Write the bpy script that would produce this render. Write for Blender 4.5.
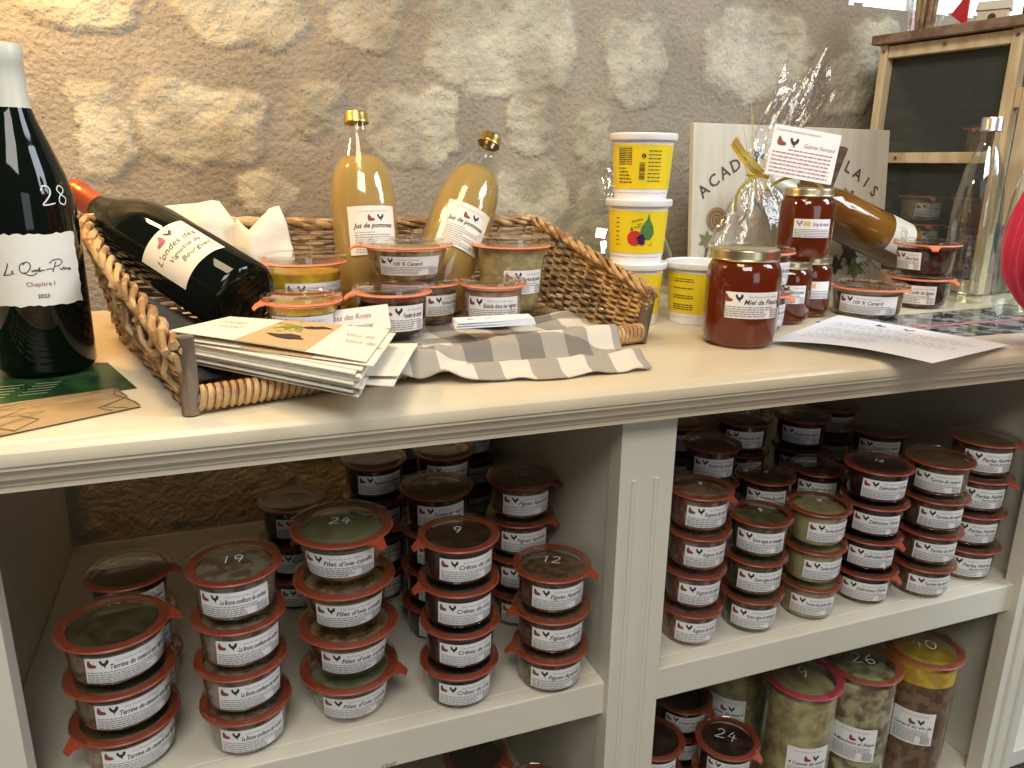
import bpy, math, random
from math import sin, cos, pi, radians, sqrt, atan2
from mathutils import Vector, Matrix, noise
from mathutils.geometry import tessellate_polygon
random.seed(7)
for o in list(bpy.data.objects): bpy.data.objects.remove(o)
S = bpy.context.scene
COL = S.collection

# ---------------------------------------------------------------- camera
CAMZ = 1.10
yaw, pitch, roll = radians(20.7), radians(15.75), radians(0.85)
fw = Vector((sin(yaw)*cos(pitch), cos(yaw)*cos(pitch), -sin(pitch)))
rt = Vector((cos(yaw), -sin(yaw), 0)); up = rt.cross(fw)
rt2 = rt*cos(roll)+up*sin(roll); up2 = -rt*sin(roll)+up*cos(roll)
cam = bpy.data.cameras.new('camera'); camo = bpy.data.objects.new('camera', cam); COL.objects.link(camo)
m = Matrix((rt2, up2, -fw)).transposed().to_4x4(); m.translation = Vector((0, 0, CAMZ)); camo.matrix_world = m
cam.sensor_width = 36; cam.lens = 770/1024*36; cam.clip_start = .02
S.camera = camo

# ---------------------------------------------------------------- light
S.view_settings.view_transform = 'Standard'; S.view_settings.look = 'None'
S.view_settings.gamma = 1; S.view_settings.use_curve_mapping = False
S.view_settings.exposure = 0.0
W = bpy.data.worlds.new('world'); S.world = W; W.use_nodes = True
W.node_tree.nodes['Background'].inputs[0].default_value = (.82, .90, 1.0, 1)
W.node_tree.nodes['Background'].inputs[1].default_value = .06
def area(name, loc, target, sx, sy, power, color):
    l = bpy.data.lights.new(name, 'AREA'); l.shape = 'RECTANGLE'; l.size = sx; l.size_y = sy
    l.energy = power; l.color = color
    o = bpy.data.objects.new(name, l); COL.objects.link(o); o.location = loc
    o.rotation_euler = (Vector(target)-Vector(loc)).to_track_quat('-Z', 'Y').to_euler(); return o
area('daylight_window_right', (2.4, -.3, 2.4), (.85, 1.0, .8), 1.1, 1.2, 58, (.84, .93, 1.0))
area('overhead_light_behind', (-.3, -1.0, 2.75), (.4, .9, .7), 1.2, .9, 42, (1.0, .95, .86))  # high area light behind the camera, raised to keep the shelf backs dark
area('ceiling_lamp', (-.1, .35, 2.5), (.3, .8, .9), .5, .5, 12, (1.0, .80, .52))
area('front_fill', (.7, -2.3, 1.5), (.5, .9, .8), 1.0, 1.2, 8, (.92, .96, 1.0))  # unseen fill added to brighten the cabinet's front faces
area('wall_lamp', (-.30, 1.08, 1.62), (-.20, 1.20, .80), .10, .08, 6.0, (1.0, .56, .16))

# ---------------------------------------------------------------- materials
def mat(name, base=(.8, .8, .8), rough=.5, metal=0, coat=0, trans=0, spec=.5, sub=0, noise_amt=0, noise_scale=20,
        base2=None, bump=0, bump_scale=60, stretch=None, sheen=0, emit=None):
    M = bpy.data.materials.new(name); M.use_nodes = True; nt = M.node_tree; b = nt.nodes['Principled BSDF']
    b.inputs['Base Color'].default_value = (*base, 1); b.inputs['Roughness'].default_value = rough
    b.inputs['Metallic'].default_value = metal; b.inputs['Coat Weight'].default_value = coat
    b.inputs['Coat Roughness'].default_value = .05
    b.inputs['Transmission Weight'].default_value = trans; b.inputs['Specular IOR Level'].default_value = spec
    b.inputs['Sheen Weight'].default_value = sheen
    if sub: b.inputs['Subsurface Weight'].default_value = sub; b.inputs['Subsurface Radius'].default_value = (.01, .004, .002)
    def tc():
        t = nt.nodes.new('ShaderNodeTexCoord'); mp = nt.nodes.new('ShaderNodeMapping')
        if stretch: mp.inputs['Scale'].default_value = stretch
        nt.links.new(t.outputs['Object'], mp.inputs[0]); return mp.outputs[0]
    if base2:
        n = nt.nodes.new('ShaderNodeTexNoise'); n.inputs['Scale'].default_value = noise_scale; n.inputs['Detail'].default_value = 6
        nt.links.new(tc(), n.inputs['Vector'])
        r = nt.nodes.new('ShaderNodeValToRGB'); k = .5-.5*min(.95, noise_amt or .6)
        r.color_ramp.elements[0].position = .5-.2*k-.02; r.color_ramp.elements[1].position = .5+.2*k+.02
        r.color_ramp.elements[0].color = (*base, 1); r.color_ramp.elements[1].color = (*base2, 1)
        nt.links.new(n.outputs[0], r.inputs[0]); nt.links.new(r.outputs[0], b.inputs['Base Color'])
    if bump:
        n = nt.nodes.new('ShaderNodeTexNoise'); n.inputs['Scale'].default_value = bump_scale; n.inputs['Detail'].default_value = 8
        nt.links.new(tc(), n.inputs['Vector'])
        bp = nt.nodes.new('ShaderNodeBump'); bp.inputs['Strength'].default_value = bump; bp.inputs['Distance'].default_value = .004
        nt.links.new(n.outputs[0], bp.inputs['Height']); nt.links.new(bp.outputs[0], b.inputs['Normal'])
    return M
def thin_glass(name, tint=(.97, .985, .975), rough=.02, ior=1.5, extra=0.0, bump=0, bump_scale=30):
    M = bpy.data.materials.new(name); M.use_nodes = True; nt = M.node_tree; nt.nodes.clear()
    out = nt.nodes.new('ShaderNodeOutputMaterial'); mix = nt.nodes.new('ShaderNodeMixShader')
    tr = nt.nodes.new('ShaderNodeBsdfTransparent'); gl = nt.nodes.new('ShaderNodeBsdfGlossy'); fr = nt.nodes.new('ShaderNodeFresnel')
    tr.inputs[0].default_value = (*tint, 1); gl.inputs[0].default_value = (1, 1, 1, 1); gl.inputs['Roughness'].default_value = rough
    fr.inputs[0].default_value = ior
    ad = nt.nodes.new('ShaderNodeMath'); ad.operation = 'ADD'; ad.inputs[1].default_value = extra; ad.use_clamp = True
    # the same Fresnel on both faces: a thin pane reflects from outside and inside alike
    g = nt.nodes.new('ShaderNodeNewGeometry'); 
    lw = nt.nodes.new('ShaderNodeLayerWeight'); lw.inputs['Blend'].default_value = .5
    pw = nt.nodes.new('ShaderNodeMath'); pw.operation = 'POWER'; pw.inputs[1].default_value = 4.0
    ml = nt.nodes.new('ShaderNodeMath'); ml.operation = 'MULTIPLY_ADD'; ml.inputs[1].default_value = .85; ml.inputs[2].default_value = .045+extra
    nt.links.new(lw.outputs['Facing'], pw.inputs[0]); nt.links.new(pw.outputs[0], ml.inputs[0]); ml.use_clamp = True
    nt.nodes.remove(fr); nt.nodes.remove(ad); nt.nodes.remove(g)
    nt.links.new(ml.outputs[0], mix.inputs[0]); nt.links.new(tr.outputs[0], mix.inputs[1]); nt.links.new(gl.outputs[0], mix.inputs[2])
    nt.links.new(mix.outputs[0], out.inputs[0])
    if bump:
        n = nt.nodes.new('ShaderNodeTexNoise'); n.inputs['Scale'].default_value = bump_scale; n.inputs['Detail'].default_value = 4
        bp = nt.nodes.new('ShaderNodeBump'); bp.inputs['Strength'].default_value = bump; bp.inputs['Distance'].default_value = .01
        t = nt.nodes.new('ShaderNodeTexCoord'); nt.links.new(t.outputs['Object'], n.inputs['Vector'])
        nt.links.new(n.outputs[0], bp.inputs['Height']); nt.links.new(bp.outputs[0], gl.inputs['Normal']); nt.links.new(bp.outputs[0], lw.inputs['Normal'])
    return M
def liquid(name, dif, trl, k=.5, rough=.15):
    M = bpy.data.materials.new(name); M.use_nodes = True; nt = M.node_tree; b = nt.nodes['Principled BSDF']
    b.inputs['Base Color'].default_value = (*dif, 1); b.inputs['Roughness'].default_value = rough
    t = nt.nodes.new('ShaderNodeBsdfTranslucent'); t.inputs[0].default_value = (*trl, 1)
    mx = nt.nodes.new('ShaderNodeMixShader'); mx.inputs[0].default_value = k
    nt.links.new(b.outputs[0], mx.inputs[1]); nt.links.new(t.outputs[0], mx.inputs[2]); nt.links.new(mx.outputs[0], nt.nodes['Material Output'].inputs[0])
    return M

GLASS = thin_glass('clear_glass')
LIDGLASS = thin_glass('lid_glass', tint=(.93, .95, .93), extra=.035)
GREENGLASS = thin_glass('cloche_glass', tint=(.93, .95, .92), extra=.10)
CELLO = thin_glass('cellophane', tint=(.985, .985, .98), rough=.05, extra=.02, bump=.6, bump_scale=26)
PAPER = mat('label_paper', (.86, .85, .84), .6)
CREAMP = mat('cream_paper', (.84, .80, .70), .65)
WHITEP = mat('white_paper', (.86, .90, .97), .5)
INK = mat('ink', (.03, .03, .035), .6)
FINE = mat('fine_print', (.30, .30, .31), .6)
BROWNINK = mat('brown_ink', (.25, .06, .035), .6)
REDINK = mat('red_ink', (.45, .12, .16), .6)
BLUEINK = mat('blue_ink', (.12, .30, .55), .6)
GREYINK = mat('grey_ink', (.45, .42, .36), .6)
CHALK = mat('white_marker', (.70, .74, .74), .5)
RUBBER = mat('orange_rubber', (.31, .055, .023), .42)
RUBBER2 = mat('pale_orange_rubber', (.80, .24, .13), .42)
PAINT = mat('cream_paint', (.70, .665, .565), .38, base2=(.66, .625, .525), noise_scale=3, bump=.08, bump_scale=9)
TOPPAINT = mat('countertop_paint', (.74, .655, .49), .26, base2=(.68, .58, .41), noise_scale=4, bump=.05, bump_scale=12)
TIN = mat('gold_tin_lid', (.60, .54, .34), .30, metal=1, bump=.05, bump_scale=40)
SILVER = mat('silver_cap', (.75, .75, .76), .3, metal=1)
PLASTIC = mat('white_plastic', (.86, .86, .87), .35)
YELLOW = mat('yellow_print', (.86, .66, .02), .4)
WICKER = mat('wicker', (.22, .12, .052), .55, base2=(.46, .29, .135), noise_scale=45, noise_amt=.9, bump=.3, bump_scale=200)
WICKER2 = mat('wicker_rim', (.30, .17, .075), .55, base2=(.56, .38, .19), noise_scale=40, noise_amt=.9, bump=.3, bump_scale=200)
POST = mat('bark_post', (.12, .08, .055), .7, base2=(.24, .17, .12), noise_scale=60, bump=.5, bump_scale=120, stretch=(1, 1, .2))
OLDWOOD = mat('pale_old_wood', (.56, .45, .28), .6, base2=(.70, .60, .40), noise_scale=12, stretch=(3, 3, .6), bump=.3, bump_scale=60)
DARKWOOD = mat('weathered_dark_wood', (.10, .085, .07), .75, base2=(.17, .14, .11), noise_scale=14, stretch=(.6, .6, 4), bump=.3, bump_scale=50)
BROWNWOOD = mat('brown_top_board', (.16, .10, .07), .7, base2=(.26, .18, .13), noise_scale=30, bump=.4, bump_scale=90)
BLACKGLASS = mat('dark_bottle_glass', (.004, .006, .004), .04, spec=.35)
KNIT = mat('red_knit', (.62, .010, .060), .85, sheen=.3)

# ---------------------------------------------------------------- mesh helpers
class MB:
    def __init__(s): s.v = []; s.f = []; s.m = []
    def add(s, v, f, mi=0, M=None):
        k = len(s.v)
        s.v += [tuple(M @ Vector(p)) for p in v] if M else [tuple(p) for p in v]
        for i, q in enumerate(f): s.f.append([a+k for a in q]); s.m.append(mi if isinstance(mi, int) else mi[i])
        return s
    def box(s, x0, y0, z0, x1, y1, z1, mi=0, M=None):
        v = [(x, y, z) for z in (z0, z1) for y in (y0, y1) for x in (x0, x1)]
        return s.add(v, [(0, 2, 3, 1), (4, 5, 7, 6), (0, 1, 5, 4), (2, 6, 7, 3), (0, 4, 6, 2), (1, 3, 7, 5)], mi, M)
    def tube(s, pts, r, n=6, mi=0, M=None, cap=True, closed=False):
        pts = [Vector(p) for p in pts]; N = len(pts); v = []; f = []
        rr = r if isinstance(r, (list, tuple)) else [r]*N
        up = None
        for i, p in enumerate(pts):
            a = pts[(i-1) % N] if (closed or i) else p; b = pts[(i+1) % N] if (closed or i < N-1) else p
            t = (b-a); t = t.normalized() if t.length > 1e-9 else Vector((0, 0, 1))
            if up is None: up = Vector((0, 0, 1)) if abs(t.z) < .9 else Vector((1, 0, 0))
            sx = t.cross(up)
            if sx.length < 1e-6: sx = t.cross(Vector((1, 0, 0)))
            sx.normalize(); up = sx.cross(t).normalized()
            for k in range(n): a_ = 2*pi*k/n; v.append(p+(sx*cos(a_)+up*sin(a_))*rr[i])
        for i in range(N if closed else N-1):
            j = (i+1) % N
            for k in range(n): f.append((i*n+k, i*n+(k+1) % n, j*n+(k+1) % n, j*n+k))
        if cap and not closed: f += [tuple(range(n))[::-1], tuple((N-1)*n+k for k in range(n))]
        return s.add(v, f, mi, M)
    def lathe(s, prof, n=48, mi=0, M=None, wob=None):
        v = []; f = []; idx = []
        for (r, z) in prof:
            if r < 1e-6: idx.append([len(v)]); v.append((0, 0, z))
            else:
                idx.append(list(range(len(v), len(v)+n)))
                for k in range(n):
                    a = 2*pi*k/n; q = r if not wob else r*wob(a, z); v.append((q*cos(a), q*sin(a), z))
        mis = []
        for i in range(len(prof)-1):
            A, B = idx[i], idx[i+1]; mm = mi if isinstance(mi, int) else mi[i]
            for k in range(n):
                k2 = (k+1) % n
                if len(A) == 1 and len(B) == 1: continue
                if len(A) == 1: f.append((A[0], B[k2], B[k]))
                elif len(B) == 1: f.append((A[k], A[k2], B[0]))
                else: f.append((A[k], A[k2], B[k2], B[k]))
                mis.append(mm)
        return s.add(v, f, mis, M)
    def extrude(s, poly, axis_from, axis_to, mi=0):
        """poly in (y,z); extruded along x"""
        n = len(poly); v = [(axis_from, y, z) for y, z in poly]+[(axis_to, y, z) for y, z in poly]
        f = [(i, (i+1) % n, n+(i+1) % n, n+i) for i in range(n)]
        f += [tuple(range(n))[::-1], tuple(range(n, 2*n))]
        return s.add(v, f, mi)
    def build(s, name, mats, parent=None, smooth=True, angle=35):
        me = bpy.data.meshes.new(name); me.from_pydata(s.v, [], s.f); 
        mats = mats if isinstance(mats, (list, tuple)) else [mats]
        for q in mats: me.materials.append(q)
        me.polygons.foreach_set('material_index', s.m)
        if smooth:
            me.polygons.foreach_set('use_smooth', [True]*len(s.f)); me.update(); me.set_sharp_from_angle(angle=radians(angle))
        me.update()
        o = bpy.data.objects.new(name, me); COL.objects.link(o)
        if parent: o.parent = parent
        return o
def tag(o, label=None, cat=None, group=None, kind=None):
    if label: o['label'] = label
    if cat: o['category'] = cat
    if group: o['group'] = group
    if kind: o['kind'] = kind
    return o
def empty(name, loc=(0, 0, 0), rz=0, label=None, cat=None, group=None):
    o = bpy.data.objects.new(name, None); COL.objects.link(o); o.location = loc; o.rotation_euler = (0, 0, rz); o.empty_display_size = .02
    return tag(o, label, cat, group)
def bevel(o, w=.001, seg=2):
    md = o.modifiers.new('bevel', 'BEVEL'); md.width = w; md.segments = seg; md.limit_method = 'ANGLE'; md.angle_limit = radians(40); return o

# ---------------------------------------------------------------- lettering
_tc = {}
def textmesh(s, bold=.0, shear=0.0):
    k = (s, bold, shear)
    if k not in _tc:
        c = bpy.data.curves.new('t', 'FONT'); c.body = s; c.size = 1; c.resolution_u = 2; c.offset = bold; c.shear = shear
        o = bpy.data.objects.new('t', c); COL.objects.link(o)
        bpy.context.view_layer.update()
        dg = bpy.context.evaluated_depsgraph_get(); me = o.evaluated_get(dg).to_mesh()
        v = [(p.co.x, p.co.y) for p in me.vertices]; f = [tuple(p.vertices) for p in me.polygons]
        o.evaluated_get(dg).to_mesh_clear(); bpy.data.objects.remove(o); bpy.data.curves.remove(c)
        xs = [p[0] for p in v] or [0]; x0 = min(xs); w = max(xs)-x0
        _tc[k] = ([(x-x0, y) for x, y in v], f, w)
    return _tc[k]
class Print:
    """flat lettering and marks: list of (verts2d, faces, material)"""
    def __init__(s): s.parts = []
    def text(s, t, x, y, h, mi, bold=.0, shear=0, maxw=None, align='l', rot=0):
        v, f, w = textmesh(t, bold, shear); sx = h/.72; kx = sx
        if maxw and w*sx > maxw: kx = maxw/w
        off = 0 if align == 'l' else (-w*kx/2 if align == 'c' else -w*kx)
        c, sn = cos(rot), sin(rot); P = []
        for a, b in v: a = a*kx+off; b = b*sx; P.append((x+a*c-b*sn, y+a*sn+b*c))
        s.parts.append((P, f, mi)); return s
    def poly(s, pts, mi, x=0, y=0, k=1, flip=False):
        pts = [(x+(-a if flip else a)*k, y+b*k) for a, b in pts]
        tr = tessellate_polygon([[Vector((a, b, 0)) for a, b in pts]])
        s.parts.append((pts, [tuple(t) for t in tr], mi)); return s
    def rect(s, x0, y0, x1, y1, mi): s.parts.append(([(x0, y0), (x1, y0), (x1, y1), (x0, y1)], [(0, 1, 2, 3)], mi)); return s
    def stroke(s, pts, w, mi, x=0, y=0, k=1):
        pts = [Vector((x+a*k, y+b*k)) for a, b in pts]; v = []; f = []
        for i, p in enumerate(pts):
            t = (pts[min(i+1, len(pts)-1)]-pts[max(i-1, 0)]).normalized(); n = Vector((-t.y, t.x))*w/2
            v += [tuple(p+n), tuple(p-n)]
        for i in range(len(pts)-1): f.append((2*i, 2*i+1, 2*i+3, 2*i+2))
        s.parts.append((v, f, mi)); return s
    def fine(s, x0, x1, y, h, mi, rng, fill=1.0):
        """a line too small to read: word-long dashes"""
        x = x0; end = x0+(x1-x0)*fill
        while x < end-.0006:
            w = min(rng.uniform(.0012, .0042)*max(1, h/.0007), end-x); s.rect(x, y, x+w, y+h, mi); x += w+h*.9
        return s
    def to(s, mb, fn, base=0, thr=.0045):
        lay = fn.__code__.co_argcount >= 3
        for li, (v, f, mi) in enumerate(s.parts):
            if thr and f and max(max(p[0] for p in v)-min(p[0] for p in v), 0) > thr and len(f) < 60:
                v = [tuple(p) for p in v]; out = []; todo = []
                for q in f:
                    for k in range(1, len(q)-1): todo.append((v[q[0]], v[q[k]], v[q[k+1]]))
                while todo:
                    t = todo.pop(); L = [abs(t[k][0]-t[(k+1) % 3][0]) for k in range(3)]; k = L.index(max(L))
                    if L[k] > thr and len(out) < 4000:
                        a, b, c = t[k], t[(k+1) % 3], t[(k+2) % 3]; m_ = ((a[0]+b[0])/2, (a[1]+b[1])/2); todo += [(a, m_, c), (m_, b, c)]
                    else: out.append(t)
                v = [p for t in out for p in t]; f = [(3*k, 3*k+1, 3*k+2) for k in range(len(out))]
            mb.add([fn(a, b, min(li*.00002, .0006)) for a, b in v] if lay else [fn(a, b) for a, b in v], f, mi+base)
DIG = {'0': [[(.5, 1), (.15, .8), (.05, .4), (.3, 0), (.65, .1), (.8, .5), (.7, .85), (.45, 1)]],
       '1': [[(.2, .7), (.5, 1), (.45, 0)]], '2': [[(.1, .75), (.3, 1), (.65, .9), (.65, .6), (.35, .3), (.05, 0), (.85, .08)]],
       '4': [[(.45, 1), (.05, .4), (.85, .45)], [(.6, .75), (.5, -.05)]],
       '6': [[(.6, 1), (.2, .65), (.08, .3), (.3, 0), (.65, .12), (.68, .4), (.4, .5), (.12, .3)]],
       '8': [[(.7, .85), (.4, 1), (.15, .8), (.35, .55), (.7, .3), (.5, 0), (.15, .1), (.2, .4), (.6, .65), (.72, .85)]],
       '9': [[(.7, .8), (.4, 1), (.1, .75), (.25, .45), (.6, .55), (.72, .85), (.65, .4), (.45, 0)]],
       '€': [[(.85, .85), (.5, 1), (.2, .7), (.18, .3), (.45, 0), (.8, .12)], [(0, .6), (.6, .62)], [(0, .4), (.55, .42)]],
       ',': [[(.2, .1), (.1, -.2)]]}
def cr(P, n=5):
    Q = []
    for i in range(len(P)-1):
        p0, p1, p2, p3 = [Vector(P[min(max(k, 0), len(P)-1)]) for k in (i-1, i, i+1, i+2)]
        for k in range(n):
            t = k/n; Q.append(tuple(.5*((2*p1)+(-p0+p2)*t+(2*p0-5*p1+4*p2-p3)*t*t+(-p0+3*p1-3*p2+p3)*t**3)))
    return Q+[tuple(P[-1])]
def digits(pr, s, x, y, h, w, mi):
    tot = len(s)*.85
    for i, ch in enumerate(s):
        for st in DIG[ch]: pr.stroke(cr([((a*.8+i*.85-tot/2), b-.5) for a, b in st]) if len(st) > 3 else [((a*.8+i*.85-tot/2), b-.5) for a, b in st], w, mi, x, y, h)
    return pr
HEN = [(-.5, .1), (-.42, .42), (-.28, .5), (-.2, .35), (-.05, .1), (.1, -.05), (.3, -.05), (.48, -.2), (.5, -.4), (.2, -.5), (-.3, -.5), (-.5, -.3)]
COCK = [(-.5, .35), (-.38, .5), (-.25, .42), (-.15, .15), (.0, .1), (.15, .2), (.22, .45), (.4, .5), (.5, .3), (.42, .0), (.2, -.2), (.1, -.35), (.14, -.5), (-.02, -.5), (.0, -.35), (-.2, -.2), (-.38, .0)]
def logo(pr, x, y, k, bi=3, ci=1, gap=1.3):
    pr.poly(HEN, bi, x, y, k); pr.poly(COCK, ci, x+gap*k, y, k)
LM = [PAPER, INK, FINE, BROWNINK, REDINK, BLUEINK]
def label_print(title, w, h, sub=None, seed=1, logos=True, bold=.012):
    """maker's line, hen and rooster, product name and small print of a jar label"""
    pr = Print(); r = random.Random(seed); L, Rr, T, B = -w/2, w/2, h/2, -h/2
    k = h*.30
    if logos: logo(pr, L+k*.75, T-k*.75, k)
    x = L+k*2.9 if logos else L+.003
    pr.text('Des Poules et des Vignes', x+.003, T-h*.20, h*.085, 2, maxw=Rr-x-.006)
    pr.text(title, x-.002, T-h*.46, h*.20, 1, bold=bold, shear=.25, maxw=Rr-x-.001)
    if sub: pr.text(sub, x+.006, T-h*.60, h*.10, 1, bold=bold, shear=.25, maxw=Rr-x-.01)
    for i in range(5):
        y = T-h*(.58+.085*i)
        if sub and i == 0: continue
        pr.fine(L+.0015, Rr-.0015-(w*.24 if i > 1 else 0), y, h*.035, 2, r, r.uniform(.8, 1))
    for i in range(5): pr.fine(Rr-w*.21, Rr-.0015, B+h*.06+i*h*.07, h*.032, 2, r)
    return pr

def wrap_label(name, pr, w, h, rfun, zc, mats=LM, parent=None, rot=0, eps=.0005, seg=20, torn=0, tilt=0):
    """a paper label bent round a vessel whose radius at height z is rfun(z); faces -Y before rot"""
    mb = MB(); ct, st = cos(tilt), sin(tilt)
    def fn(e):
        def g(u, v, d=0):
            u, v = u*ct-v*st, u*st+v*ct
            z = zc+v; R = rfun(z)+e+d; a = u/R+rot
            return (R*sin(a), -R*cos(a), z)
        return g
    ny = 4 if not torn else 16; rr = random.Random(5)
    grid = []
    for j in range(ny+1):
        for i in range(seg+1):
            u = -w/2+w*i/seg; v = -h/2+h*j/ny
            if torn and j in (0, ny): v += rr.uniform(-torn, torn)
            if torn and i in (0, seg): u += rr.uniform(-torn, torn)
            grid.append(fn(eps)(u, v))
    fs = [(j*(seg+1)+i, j*(seg+1)+i+1, (j+1)*(seg+1)+i+1, (j+1)*(seg+1)+i) for j in range(ny) for i in range(seg)]
    mb.add(grid, fs, 0)
    if pr: pr.to(mb, fn(eps+.00025))
    return mb.build(name, mats, parent)

# ---------------------------------------------------------------- the setting
# rubble wall: stones standing proud of lime mortar
STONES = [(-0.148,1.309,0.068,0.044), (0.051,1.309,0.088,0.050), (0.229,1.314,0.065,0.048), (0.452,1.297,0.131,0.090), (0.686,1.275,0.060,0.074), (-0.143,1.137,0.037,0.071), (-0.010,1.155,0.087,0.059), (0.153,1.180,0.029,0.045), (0.302,1.158,0.078,0.062), (0.493,1.167,0.040,0.047), (0.611,1.151,0.036,0.046), (0.937,1.297,0.121,0.080), (1.157,1.255,0.060,0.055), (0.075,1.054,0.046,0.029), (0.501,1.048,0.073,0.055), (1.203,1.342,0.061,0.035), (-0.274,1.168,0.051,0.056), (0.650,1.010,0.065,0.070), (0.971,1.445,0.128,0.043), (0.708,1.421,0.075,0.041),
          (-.45,1.3,.09,.06), (-.42,1.1,.06,.08), (1.4,1.2,.1,.07), (1.6,1.05,.1,.08), (1.3,.95,.1,.07), (-.42,.97,.10,.05)]
def wallmap(x, z):
    n1 = noise.noise((x*22, z*22, 3)); n2 = noise.noise((x*22, z*22, 9)); n3 = noise.noise((x*60, z*60, 1))
    n4 = noise.noise((x*110, z*110, 6)); xx = x+n1*.020+n3*.007+n4*.0025; zz = z+n2*.020-n3*.007+n4*.0025; best = 0
    for (cx, cz, hx, hz) in STONES:
        dx = abs(xx-cx)/hx; dz = abs(zz-cz)/hz
        if dx > 1.2 or dz > 1.2: continue
        d = (dx**3.2+dz**3.2)**(1/3.2); best = max(best, min(1, max(0, (1.0-d)/.075)))
    return best*best*(3-2*best)
WY = 1.25
def build_wall():
    x0, x1, z0, z1, st = -.9, 2.2, .15, 1.75, .0055
    nx = int((x1-x0)/st); nz = int((z1-z0)/st); v = []; col = []
    for j in range(nz+1):
        z = z0+st*j
        for i in range(nx+1):
            x = x0+st*i
            k = wallmap(x, z)
            a = noise.noise((x*14, z*14, 5)); b = noise.noise((x*45, z*45, 7)); c = noise.noise((x*110, z*110, 2))
            rg = noise.noise((x*5, z*5, 20))
            e1 = 1-abs(noise.noise((x*30, z*38, 15)))*2.2; h = k*(.0018+.0022*a+.0022*max(-.2, e1)+.0020*abs(b)+.0010*c)+(1-k)*(.0025*a+.0007*b+.0004*c)+max(0, rg-.05)*abs(b)*.010
            if z < .88: h = .35*h+.004*abs(noise.noise((x*34, z*34, 31)))
            v.append((x, WY-h, z)); col.append(k)
    W1 = nx+1; f = []
    for j in range(nz):
        z = z0+st*(j+.5)
        for i in range(nx):
            x = x0+st*(i+.5)
            if 1.13 < x < 2.0 and z > 1.40+.004*noise.noise((x*30, 0, 0)): continue
            a = j*W1+i; f.append((a, a+1, a+W1+1, a+W1))
    me = bpy.data.meshes.new('wall_back'); me.from_pydata(v, [], f)
    at = me.color_attributes.new('stone', 'FLOAT_COLOR', 'POINT')
    buf = []; 
    for k in col: buf += [k, k, k, 1]
    at.data.foreach_set('color', buf)
    me.polygons.foreach_set('use_smooth', [True]*len(f))
    M = bpy.data.materials.new('rubble_wall'); M.use_nodes = True; nt = M.node_tree; b = nt.nodes['Principled BSDF']; b.inputs['Roughness'].default_value = .9
    b.inputs['Specular IOR Level'].default_value = .2
    tcn = nt.nodes.new('ShaderNodeTexCoord')
    def nz_(s, d=8):
        n = nt.nodes.new('ShaderNodeTexNoise'); n.inputs['Scale'].default_value = s; n.inputs['Detail'].default_value = d
        nt.links.new(tcn.outputs['Object'], n.inputs['Vector']); return n.outputs[0]
    def ramp(src, c0, c1, p0=.35, p1=.65):
        r = nt.nodes.new('ShaderNodeValToRGB'); r.color_ramp.elements[0].color = (*c0, 1); r.color_ramp.elements[1].color = (*c1, 1)
        r.color_ramp.elements[0].position = p0; r.color_ramp.elements[1].position = p1; nt.links.new(src, r.inputs[0]); return r.outputs[0]
    mort = ramp(nz_(9), (.29, .258, .205), (.37, .33, .265)); sto = ramp(nz_(14), (.33, .305, .235), (.54, .51, .41))
    att = nt.nodes.new('ShaderNodeAttribute'); att.attribute_name = 'stone'
    mx = nt.nodes.new('ShaderNodeMix'); mx.data_type = 'RGBA'
    nt.links.new(att.outputs['Fac'], mx.inputs[0]); nt.links.new(mort, mx.inputs[6]); nt.links.new(sto, mx.inputs[7])
    # dark grains in the mortar
    sp = ramp(nz_(260, 3), (.45, .45, .45), (1, 1, 1), .30, .40); mm = nt.nodes.new('ShaderNodeMix'); mm.data_type = 'RGBA'; mm.blend_type = 'MULTIPLY'; mm.inputs[0].default_value = .7
    nt.links.new(mx.outputs[2], mm.inputs[6]); nt.links.new(sp, mm.inputs[7])
    st = ramp(nz_(3.2), (.80, .70, .56), (1, 1, 1), .36, .55); m2 = nt.nodes.new('ShaderNodeMix'); m2.data_type = 'RGBA'; m2.blend_type = 'MULTIPLY'; m2.inputs[0].default_value = .8
    nt.links.new(mm.outputs[2], m2.inputs[6]); nt.links.new(st, m2.inputs[7]); nt.links.new(m2.outputs[2], b.inputs['Base Color'])
    bp = nt.nodes.new('ShaderNodeBump'); bp.inputs['Strength'].default_value = .8; bp.inputs['Distance'].default_value = .005
    nt.links.new(nz_(120, 10), bp.inputs['Height']); nt.links.new(bp.outputs[0], b.inputs['Normal'])
    me.materials.append(M); o = bpy.data.objects.new('wall_back', me); COL.objects.link(o); tag(o, 'pale rubble stone wall with lime mortar behind the counter', kind='structure')
    return o
build_wall()
MORTAR = mat('reveal_plaster', (.60, .54, .44), .9, bump=.4, bump_scale=60)
mb = MB(); mb.box(1.13, WY+.002, 1.375, 2.0, WY+.32, 1.398); mb.box(1.105, WY+.002, 1.375, 1.129, WY+.32, 1.80)
tag(mb.build('trim_window_reveal', MORTAR, smooth=False), 'plastered window reveal', kind='structure')
FR = mat('window_frame_paint', (.75, .75, .72), .4)
mb = MB()
for (a, b_) in ((1.13, 1.17), (1.55, 1.58), (1.96, 2.0)): mb.box(a, WY+.24, 1.40, b_, WY+.28, 1.75)
mb.box(1.13, WY+.24, 1.40, 2.0, WY+.28, 1.425)
wo = mb.build('window_1', FR, smooth=False); tag(wo, 'window above the right end of the wall', kind='structure')
MB().add([(1.13, WY+.26, 1.4), (2, WY+.26, 1.4), (2, WY+.26, 1.75), (1.13, WY+.26, 1.75)], [(0, 1, 2, 3)]).build('window_pane', GLASS, wo, smooth=False)
SKYM = bpy.data.materials.new('bright_overcast_sky'); SKYM.use_nodes = True
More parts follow.
